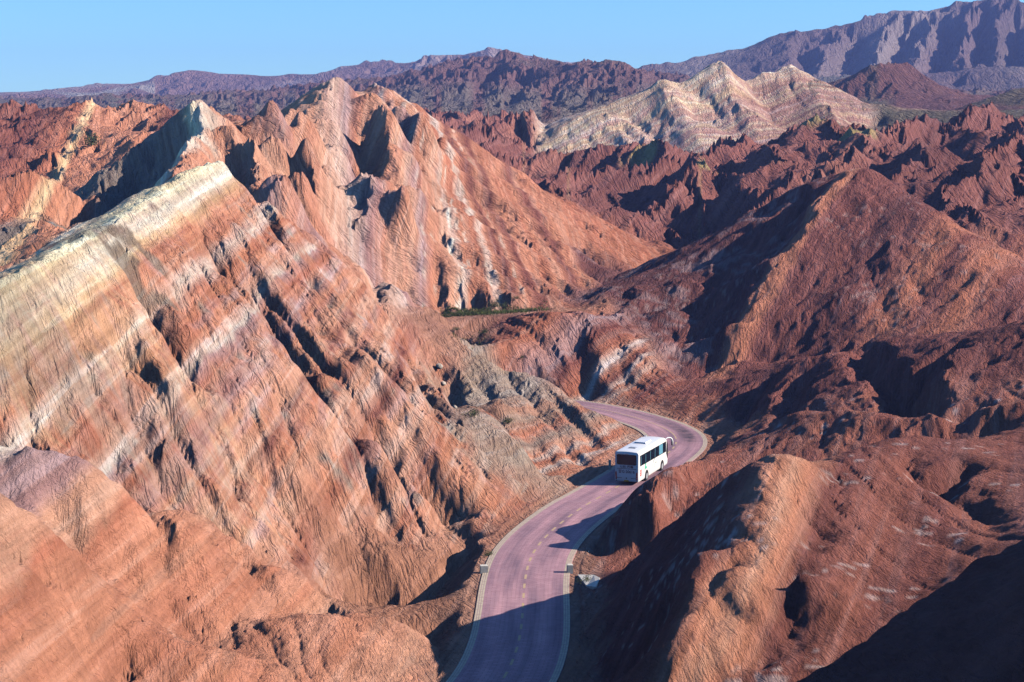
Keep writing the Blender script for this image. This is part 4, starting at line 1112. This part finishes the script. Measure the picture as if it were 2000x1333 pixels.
# ------------------------------------------------------------------ coach
def build_bus():
    WHITE = new_mat('bus_white_paint', (.80, .80, .80), .28, 0, .5)
    GLASS = new_mat('bus_dark_glass', (.008, .011, .020), .12, 0, .35)
    CURT_REFL = new_mat('bus_blue_curtain_reflection', (.13, .34, .46), .15, 0, .5)
    BLACK = new_mat('bus_black_trim', (.012, .012, .014), .35)
    REDL = new_mat('bus_red_lamp', (.30, .012, .010), .2)
    GREYM = new_mat('bus_grey_metal', (.42, .44, .47), .4, .3)
    RUBB = new_mat('bus_tyre_rubber', (.02, .02, .02), .8)
    PLATE = new_mat('bus_yellow_plate', (.65, .38, .03), .5)
    PAINT = {'red': new_mat('bus_red_graphic', (.62, .05, .03), .35), 'green': new_mat('bus_green_graphic', (.12, .55, .36), .35), 'dark': new_mat('bus_dark_graphic', (.07, .16, .12), .35), 'ink': new_mat('bus_ink', (.015, .013, .03), .5)}
    root = bpy.data.objects.new('coach_bus', None); COL.objects.link(root)
    p = pt(1223.5, 941, 0.34)
    HEAD = math.radians(21.5)
    root.location = (p[0], p[1], 0.0); root.rotation_euler = (0, 0, -HEAD)
    props(root, 'white coach bus seen from behind, driving away along the purple road', 'bus')
    LEN, HW, Z0, Z1 = 10.6, 1.25, .34, 3.36
    def sect(y, hw, z0, z1, r):
        pts = []
        for k in range(7):
            a = math.pi / 2 * k / 6
            pts.append((hw - r + r * math.cos(a), z1 - r * .8 + r * .8 * math.sin(a)))
        half = [(hw - .05, z0), (hw, z0 + .12), (hw, 1.0), (hw, 1.72)] + pts + [(hw * .4, z1 + .035), (0, z1 + .045)]
        return [(x, y, z) for x, z in half] + [(-x, y, z) for x, z in half[-2::-1]]
    st = [(0.0, HW - .10, Z0 + .06, Z1 - .16, .22), (.05, HW - .03, Z0 + .01, Z1 - .06, .26), (.16, HW, Z0, Z1 - .01, .28), (1.0, HW, Z0, Z1, .28), (4.0, HW, Z0, Z1, .28), (8.2, HW, Z0, Z1 - .01, .28), (9.3, HW, Z0, Z1 - .10, .32), (9.85, HW - .01, Z0, Z1 - .28, .38), (10.2, HW - .04, Z0, Z1 - .58, .42), (10.45, HW - .10, Z0 + .02, Z1 - 1.05, .42), (LEN, HW - .2, Z0 + .06, Z1 - 1.55, .35)]
    S_ = [sect(*q) for q in st]
    w = len(S_[0]); v = [q for s_ in S_ for q in s_]; f = []
    for i in range(len(S_) - 1):
        for j in range(w):
            f.append((i * w + j, (i + 1) * w + j, (i + 1) * w + (j + 1) % w, i * w + (j + 1) % w))
    f.append(tuple(range(w))); f.append(tuple(range((len(S_) - 1) * w, len(S_) * w))[::-1])
    body = mesh_obj('body', v, f, WHITE, root, True)
    bm = bmesh.new(); bm.from_mesh(body.data); bmesh.ops.recalc_face_normals(bm, faces=bm.faces); bm.to_mesh(body.data); bm.free()
    body.data.set_sharp_from_angle(angle=math.radians(38))
    def plate(name, pts, mat, parent, n, d=.02):
        """flat piece with a thickness, standing proud of the body along n"""
        n = Vector(n); a = [Vector(q) + n * d for q in pts]; b = [Vector(q) - n * .03 for q in pts]
        k = len(pts); fs = [tuple(range(k)), tuple(range(2 * k - 1, k - 1, -1))] + [(i, i + k, (i + 1) % k + k, (i + 1) % k) for i in range(k)]
        return mesh_obj(name, a + b, fs, mat, parent)
    def rrect(x0, x1, z0, z1, r, top=0.0):
        out = []
        for cx, cz, a0 in ((x1 - r, z1 - r, 0), (x0 + r, z1 - r, 90), (x0 + r, z0 + r, 180), (x1 - r, z0 + r, 270)):
            for k in range(5):
                a = math.radians(a0 + 22.5 * k); out.append((cx + r * math.cos(a), cz + r * math.sin(a)))
        return out
    back = (0, -1, 0)
    rw = plate('rear_window', [(x, -.012, z) for x, z in rrect(-1.02, 1.02, 2.02, 3.06, .12)], GLASS, root, back, .012)
    plate('third_brake_lamp', [(x, -.03, z) for x, z in rrect(-.16, .16, 3.09, 3.13, .015)], GREYM, rw, back, .01)
    panel = plate('engine_door', [(x, -.008, z) for x, z in rrect(-.98, .98, .78, 1.60, .08)], WHITE, root, back, .012)
    plate('name_band', [(x, -.008, z) for x, z in rrect(-.98, .98, 1.66, 1.99, .06)], WHITE, root, back, .012)
    plate('trim_strip', [(x, -.010, z) for x, z in rrect(-1.0, 1.0, 1.605, 1.645, .015)], BLACK, root, back, .014)
    for sg in (-1, 1):
        out = [(1.03, 1.28), (1.11, 1.34), (1.16, 1.20), (1.165, .85), (1.12, .55), (1.02, .50), (.98, .72), (1.0, 1.0)]
        tl = plate('tail_lamp', [(sg * x, .02, z) for x, z in (out if sg < 0 else out[::-1])], REDL, root, back, .05)
        for zc in (.92, .72):
            plate('lamp_lens', [(sg * 1.08 + .04 * math.cos(a), -.035, zc + .04 * math.sin(a)) for a in np.linspace(0, 2 * math.pi, 10, endpoint=False)], GREYM, tl, back, .008)
        plate('reflector', [(sg * 1.03 + .05 * math.cos(a), .0, .40 + .05 * math.sin(a)) for a in np.linspace(0, 2 * math.pi, 10, endpoint=False)], BLACK, root, back, .02)
        plate('bumper_slot', [(sg * .72 + x, -.004, z) for x, z in rrect(-.25, .25, .665, .70, .012)], BLACK, root, back, .012)
    pl = plate('number_plate', [(x, -.02, z) for x, z in rrect(-.24, .24, .345, .50, .02)], PLATE, root, back, .018)
    plate('tow_eye', [(x, -.004, z) for x, z in rrect(-.06, .06, .63, .73, .02)], BLACK, root, back, .014)
    def text(body_, size, x, z, mat, parent, name, sx=1.0):
        cu = bpy.data.curves.new(name, 'FONT'); cu.body = body_; cu.size = size; cu.align_x = 'CENTER'; cu.extrude = .003; cu.resolution_u = 3; cu.offset = size * .02
        ob = bpy.data.objects.new(name, cu); COL.objects.link(ob)
        bpy.context.view_layer.update()
        me = bpy.data.meshes.new_from_object(ob.evaluated_get(bpy.context.evaluated_depsgraph_get()))
        bpy.data.objects.remove(ob); bpy.data.curves.remove(cu)
        me.transform(Matrix.Translation((x, -.026, z)) @ Matrix.Rotation(math.pi / 2, 4, 'X') @ Matrix.Diagonal((sx, 1, 1, 1)))
        me.materials.clear(); me.materials.append(mat)
        o = bpy.data.objects.new(name, me); COL.objects.link(o); o.parent = parent
        return o
    text('\u4e03\u5f69\u00b7\u4e39\u971e', .27, 0, 1.73, PAINT['ink'], root, 'route_lettering', 1.25)
    text('\u7518G\u00b720616', .40, 0, 1.21, PAINT['ink'], panel, 'fleet_number', .95)
    text('\u7518G20616', .10, 0, .385, PAINT['ink'], pl, 'plate_lettering')
    # side windows: dark band of panes with pillars, both sides
    for sg in (1, -1):
        nrm = (sg, 0, 0)
        X_ = sg * (HW + .001)
        def side(name, yz, mat, parent=None, d=.012):
            q = [(X_, y, z) for y, z in yz]
            return plate(name, q if sg > 0 else q[::-1], mat, parent or root, nrm, d)
        zb = lambda y: 1.86 - .012 * y
        zt = lambda y: 2.94 - .02 * max(0, y - 8)
        edges = [.62, 2.15, 3.75, 5.35, 6.95, 8.35, 9.35]
        frame = side('window_band', [(.50, zb(.5)), (9.55, zb(9.55)), (9.50, zt(9.5) - .06), (.42, zt(.4))], BLACK, None, .008)
        for k in range(6):
            a, b = edges[k] + .05, edges[k + 1] - .05
            side('window_pane', [(a, zb(a) + .07), (b, zb(b) + .07), (b, zt(b) - .12), (a, zt(a) - .07)], CURT_REFL if k == 4 and sg > 0 else GLASS, frame, .014)  # one pane has a light-blue reflection put into its colour
            if k < 5 and sg > 0:
                side('curtain', [(a + .12, zb(a) + .12), (a + .2, zb(a) + .12), (a + .2, zt(a) - .14), (a + .12, zt(a) - .14)], CURT_REFL, frame, .017)
        side('door_panel', [(9.62, 1.55), (10.12, 1.0), (10.16, 1.6), (10.06, 2.5), (9.80, 2.86)], BLACK, None, -.0 + .02)
        side('skirt_seam', [(1.2, .92), (9.4, .92), (9.4, .935), (1.2, .935)], GREYM, None, .004)
        # wheels in dark arches
        for yc in (2.75, 8.15):
            n = 18; R = .62
            side('wheel_arch', [(yc + R * math.cos(a), max(.36, .50 + R * math.sin(a))) for a in np.linspace(-.25, math.pi + .25, n)], BLACK, None, .006)
            bmw = bmesh.new()
            bmesh.ops.create_cone(bmw, cap_ends=True, segments=28, radius1=.49, radius2=.49, depth=.30)
            bmesh.ops.bevel(bmw, geom=[e for e in bmw.edges if abs(e.verts[0].co.z - e.verts[1].co.z) < .01], offset=.05, segments=2, affect='EDGES')
            bmesh.ops.rotate(bmw, verts=bmw.verts, matrix=Matrix.Rotation(math.pi / 2, 3, 'Y')); bmesh.ops.translate(bmw, verts=bmw.verts, vec=(sg * (HW - .12), yc, .49))
            me = bpy.data.meshes.new('wheel'); bmw.to_mesh(me); bmw.free(); me.materials.append(RUBB)
            wo = bpy.data.objects.new('wheel', me); COL.objects.link(wo); wo.parent = root
            rim = [(sg * (HW + .035), yc + .29 * math.cos(a), .49 + .29 * math.sin(a)) for a in np.linspace(0, 2 * math.pi, 20, endpoint=False)]
            plate('rim', rim if sg > 0 else rim[::-1], GREYM, wo, nrm, .006)
        # swooshes on the flank
        def arc(cy, cz, r0, r1, a0, a1, col):
            n = 12; aa = np.radians(np.linspace(a0, a1, n)); th_ = np.sin(np.linspace(0, math.pi, n)) * .5 * (r1 - r0) + .004
            rm = (r0 + r1) / 2
            q = [(cy + (rm + t) * math.cos(a), cz + (rm + t) * math.sin(a)) for a, t in zip(aa, th_)] + [(cy + (rm - t) * math.cos(a), cz + (rm - t) * math.sin(a)) for a, t in zip(aa[::-1], th_[::-1])]
            return side('graphic_swoosh', q, PAINT[col], None, .005)
        for zc in (1.42, 1.20, .98):
            arc(.75, zc + .28, .26, .44, 215, 330, 'red')
        arc(2.9, 1.2, .62, .92, 95, 190, 'green'); arc(3.2, 1.35, .95, 1.08, 95, 160, 'dark'); arc(2.5, 1.0, .30, .55, 20, 170, 'green')
        arc(5.6, .9, .80, .88, 80, 185, 'dark'); arc(5.9, .85, .45, .52, 40, 185, 'dark')
        # mirror on a long drooping arm
        prof = [(sg * 1.02, 9.95, 2.98), (sg * 1.18, 10.35, 3.10), (sg * 1.38, 10.65, 3.05), (sg * 1.52, 10.78, 2.86), (sg * 1.56, 10.80, 2.62), (sg * 1.55, 10.80, 2.28)]
        rad = [(.07, .10), (.08, .10), (.09, .11), (.10, .13), (.11, .15), (.09, .12)]
        vv, ff = [], []
        for (a, b, c), (rx, rz) in zip(prof, rad):
            for k in range(8):
                t = 2 * math.pi * k / 8; vv.append((a + rx * math.cos(t), b + rz * math.sin(t) * .7, c + rz * math.sin(t) * .4))
        for i in range(len(prof) - 1):
            for k in range(8): ff.append((i * 8 + k, i * 8 + (k + 1) % 8, (i + 1) * 8 + (k + 1) % 8, (i + 1) * 8 + k))
        ff += [tuple(range(8)), tuple(range(40, 48))]
        mo = mesh_obj('mirror', vv, ff, WHITE, root, True)
        mesh_obj('mirror_glass', [(sg * 1.47, 10.70, 2.25), (sg * 1.62, 10.70, 2.25), (sg * 1.62, 10.70, 2.66), (sg * 1.47, 10.70, 2.66)], [(0, 1, 2, 3)], GLASS, mo)
    # windscreen
    plate('windscreen', [(-1.0, 10.50, 1.5), (1.0, 10.50, 1.5), (1.02, 10.0, 2.92), (-1.02, 10.0, 2.92)][::-1], GLASS, root, (0, .94, .33), .03)
    # roof hatches and air-conditioning pod
    def roofbox(name, x0, x1, y0, y1, h, mat, parent, base=3.395):
        b0, b1 = .03, .08
        vv = [(x0, y0, base), (x1, y0, base), (x1, y1, base), (x0, y1, base), (x0 + b1, y0 + b1, base + h), (x1 - b1, y0 + b1, base + h), (x1 - b1, y1 - b1, base + h), (x0 + b1, y1 - b1, base + h)]
        return mesh_obj(name, vv, [(0, 1, 5, 4), (1, 2, 6, 5), (2, 3, 7, 6), (3, 0, 4, 7), (4, 5, 6, 7)], mat, parent)
    pod = roofbox('air_conditioner', -.62, .62, 4.4, 6.4, .16, WHITE, root, 3.385)
    roofbox('grille', -.5, .5, 4.47, 4.62, .07, GREYM, pod, 3.45)
    ht = roofbox('roof_hatch', -.42, .42, 1.55, 2.35, .07, GREYM, root, 3.39)
    roofbox('grille', -.36, .36, 1.60, 1.75, .05, BLACK, ht, 3.43)
build_bus()

# ------------------------------------------------------------------ small things beside the road
def land(u, v):
    """point on the finished land under a photo pixel"""
    d = ray(u, v); d = d / d[1]
    y = np.exp(np.linspace(math.log(60), math.log(700), 2600))
    x, z = d[0] * y, CAM_H + d[2] * y
    t, r = np.arctan2(x, y), np.hypot(x, y)
    g = Z[np.clip(np.searchsorted(rr, r), 0, SH[0] - 1), np.clip(np.searchsorted(th, t), 0, SH[1] - 1)]
    k = np.nonzero(g > z)[0]; k = k[0] if len(k) else -1
    return np.array((x[k], y[k], g[k]))
CONC = noise_mat('whitewashed_concrete', (.60, .55, .47), (.72, .68, .60), 4.0, .85, .3, 20, dist=.01)
def block(label, u, v, sx, sy, h, rz, z=None, name='concrete_block', group=None):
    p = pt(u, v, -.05) if z is None else np.array((*land(u, v)[:2], z))
    bm = bmesh.new(); bmesh.ops.create_cube(bm, size=1)
    bmesh.ops.scale(bm, vec=(sx, sy, h + .3), verts=bm.verts); bmesh.ops.translate(bm, vec=(0, 0, h / 2 - .15), verts=bm.verts)
    bmesh.ops.bevel(bm, geom=bm.edges[:], offset=.03, segments=2, affect='EDGES')
    me = bpy.data.meshes.new(name); bm.to_mesh(me); bm.free(); me.materials.append(CONC)
    o = bpy.data.objects.new(name, me); COL.objects.link(o); o.location = p; o.rotation_euler = (0, 0, rz)
    return props(o, label, 'block' if name == 'concrete_block' else 'post', group)
block('white concrete block on the left verge of the road', 945, 1119, .62, .5, .62, .1, group='blocks at the culvert')
block('white concrete block on the right verge of the road', 1113, 1119, .48, .5, .68, .05, group='blocks at the culvert')
block('slim white marker post beside the bend, left of the bus', 1191, 918, .24, .2, 1.05, .3, name='marker_post')
# concrete apron of the culvert on the right bank
ap = [land(1128, 1126), land(1160, 1126), land(1172, 1132), land(1164, 1150), land(1146, 1148)]
ap_top = [Vector(q) + Vector((0, 0, .12)) for q in ap]; ap_bot = [Vector(q) + Vector((0, 0, -.6)) for q in ap]
k5 = len(ap)
wing = mesh_obj('culvert_wing', ap_top + ap_bot, [tuple(range(k5)), tuple(range(2 * k5 - 1, k5 - 1, -1))] + [(i, i + k5, (i + 1) % k5 + k5, (i + 1) % k5) for i in range(k5)], CONC)
props(wing, 'pale concrete culvert wing below the right road verge', 'culvert wing')

# boulders in the gully
BOULD = noise_mat('pale_boulder', (.36, .29, .23), (.50, .43, .35), 2.0, .95, .6, 6, dist=.05)
def boulder(u, v, r, label, seed):
    p = land(u, v)
    bm = bmesh.new(); bmesh.ops.create_icosphere(bm, subdivisions=3, radius=1)
    co = np.array([q.co for q in bm.verts]); k = 1 + .28 * perlin(co[:, 0] * 1.1 + seed, co[:, 1] * 1.1 + co[:, 2], seed) + .10 * perlin(co[:, 0] * 3, co[:, 2] * 3 + co[:, 1] * 2, seed + 1)
    for q, kk in zip(bm.verts, k): q.co *= kk
    bmesh.ops.scale(bm, vec=(r, r * .8, r * .72), verts=bm.verts)
    me = bpy.data.meshes.new('boulder'); bm.to_mesh(me); bm.free(); me.materials.append(BOULD); me.polygons.foreach_set('use_smooth', [True] * len(me.polygons))
    o = bpy.data.objects.new('boulder', me); COL.objects.link(o); o.location = (p[0], p[1], p[2] + r * .3); o.rotation_euler = (0, 0, seed)
    props(o, label, 'boulder', 'boulders in the gully')
for k, (u, v, r, lb) in enumerate(((856, 718, .55, 'small pale boulder, upper end of the gully left of the grey spur'), (858, 735, .75, 'largest pale boulder in the gully left of the grey spur'), (866, 752, .55, 'pale boulder just below the largest one in the gully'),
                                    (888, 798, .5, 'lowest pale boulder in the gully left of the grey spur'))):
    boulder(u, v, r * .62, lb, k + 2)

# shrubs: stems and many small leaves
LEAF = noise_mat('shrub_leaf', (.055, .075, .025), (.11, .125, .045), 3.0, .8)
STEM = new_mat('shrub_stem', (.12, .085, .05), .9)
def shrub_mesh(seed, nleaf):
    r = np.random.default_rng(seed)
    cl = r.normal(0, .42, (9, 3)); cl[:, 2] = np.abs(cl[:, 2]) * .6 + .25
    v, f = [], []
    for k in range(nleaf):
        c = cl[r.integers(9)] + r.normal(0, .22, 3); c[2] = max(.03, c[2])
        a, b = r.normal(0, 1, 3), r.normal(0, 1, 3); a /= np.linalg.norm(a); b -= a * (a @ b); b /= np.linalg.norm(b)
        L_ = r.uniform(.05, .11); n = len(v)
        v += [c - a * L_, c + b * L_ * .45, c + a * L_, c - b * L_ * .45]; f.append((n, n + 1, n + 2, n + 3))
    me = bpy.data.meshes.new('foliage'); me.from_pydata([tuple(q) for q in v], [], f); me.update(); me.materials.append(LEAF)
    v, f = [], []
    for c in cl:
        n = len(v)
        for k in range(4):
            t = k * math.pi / 2; v += [(.03 * math.cos(t), .03 * math.sin(t), -.1), (c[0] * .8 + .01 * math.cos(t), c[1] * .8 + .01 * math.sin(t), c[2])]
        for k in range(4): f.append((n + 2 * k, n + 2 * ((k + 1) % 4), n + 2 * ((k + 1) % 4) + 1, n + 2 * k + 1))
    ms = bpy.data.meshes.new('stem'); ms.from_pydata([tuple(q) for q in v], [], f); ms.update(); ms.materials.append(STEM)
    return me, ms
SHR = [shrub_mesh(s, 420) for s in (1, 2, 3)]
def ground_z(x, y):
    return Z[min(SH[0] - 1, np.searchsorted(rr, math.hypot(x, y))), min(SH[1] - 1, np.searchsorted(th, math.atan2(x, y)))]
def shrub(u, v, size, label, k, rz, group=None):
    p = land(u, v) if group is None else pt(u, v, 7.9)
    if group: p[2] = ground_z(p[0], p[1])
    root = bpy.data.objects.new('shrub', None); COL.objects.link(root); root.location = p; root.rotation_euler = (0, 0, rz); root.scale = (size, size, size * .8)
    for nm, me in zip(('foliage', 'stem'), SHR[k % 3]):
        o = bpy.data.objects.new(nm, me); COL.objects.link(o); o.parent = root
    props(root, label, 'shrub', group)
ter = 'shrubs along the green terrace'
for k, (u, v, s_, lb) in enumerate((
    (872, 620, .9, 'leftmost low shrub on the green terrace'), (898, 618, 1.0, 'second shrub from the left on the green terrace'),
    (922, 615, 1.1, 'shrub in the middle of the green terrace'), (945, 612, 1.2, 'tall shrub near the right end of the green terrace'),
    (966, 609, 1.3, 'largest shrub on the green terrace'), (988, 607, 1.1, 'shrub just right of the largest one on the terrace'), (1010, 605, .7, 'rightmost low shrub on the green terrace'))):
    shrub(u, v, s_, lb, k, k * 1.3, ter)
for k, (u, v, s_, lb) in enumerate(((893, 651, .7, 'small shrub on the lower orange ledge'), (945, 655, .8, 'shrub in the notch below the green terrace'),
    (926, 812, .9, 'green shrub beside the dark crag on the grey spur'), (996, 830, .8, 'green shrub on the right shoulder of the dark crag'), (1019, 700, .45, 'tiny shrub on the upper edge of the grey spur'),
    (1147, 1136, .6, 'green shrub on the culvert wing right of the road'), (957, 1086, .6, 'green tuft at the left road edge by the culvert'), (178, 286, 3.0, 'big round dark shrub in the left badlands'))):
    shrub(u, v, s_, lb, k, k * 2.1 + .4)
# grass on the terraces
r = np.random.default_rng(5)
gv, gf = [], []
for u0, v0, u1, v1, n in ((872, 621, 960, 612, 900), (960, 612, 1040, 606, 500), (885, 657, 938, 657, 120), (1040, 606, 1075, 603, 60)):
    a, b = cast(u0, v0), cast(u1, v1)
    for k in range(n):
        t = r.random(); p = a + (b - a) * t + np.array((r.normal(0, .5), r.normal(0, 1.1), 0))
        t_, r_ = math.atan2(p[0], p[1]), math.hypot(p[0], p[1])
        z = Z[min(SH[0] - 1, np.searchsorted(rr, r_)), min(SH[1] - 1, np.searchsorted(th, t_))]
        for q in range(5):
            an = r.uniform(0, 6.28); h = r.uniform(.15, .5); l = r.uniform(.05, .25); n0 = len(gv)
            dx, dy = math.cos(an), math.sin(an)
            gv += [(p[0] - dy * .035, p[1] + dx * .035, z - .03), (p[0] + dy * .035, p[1] - dx * .035, z - .03), (p[0] + dx * l, p[1] + dy * l, z + h)]
            gf.append((n0, n0 + 1, n0 + 2))
GRASS = noise_mat('dry_green_grass', (.08, .11, .03), (.17, .18, .06), 2.0, .9)
props(mesh_obj('grass', gv, gf, GRASS), 'green grass covering the flat terraces below the orange cliff', 'grass', kind='stuff')

# ------------------------------------------------------------------ air
HAZE = bpy.data.materials.new('haze_air'); HAZE.use_nodes = True
nt = HAZE.node_tree; nt.nodes.clear()
ho, hv = nt.nodes.new('ShaderNodeOutputMaterial'), nt.nodes.new('ShaderNodeVolumePrincipled')
hv.inputs['Color'].default_value = (.34, .44, 1.0, 1); hv.inputs['Density'].default_value = HAZE_DENSITY; hv.inputs['Anisotropy'].default_value = 0.0
nt.links.new(hv.outputs[0], ho.inputs['Volume'])
zb, zt = float(Z.min()) - 2, max(float(Z.max()), CAM_H) + 10
hx0, hx1, hy0, hy1 = float(X.min()) - 30, float(X.max()) + 30, -40.0, float(Y.max()) + 30
hz = mesh_obj('haze', [(x, y, z) for z in (zb, zt) for x, y in ((hx0, hy0), (hx1, hy0), (hx1, hy1), (hx0, hy1))], [(0, 3, 2, 1), (4, 5, 6, 7), (0, 1, 5, 4), (1, 2, 6, 5), (2, 3, 7, 6), (3, 0, 4, 7)], HAZE)
props(hz, 'thin blue haze in the air over the whole valley', 'haze', kind='stuff')
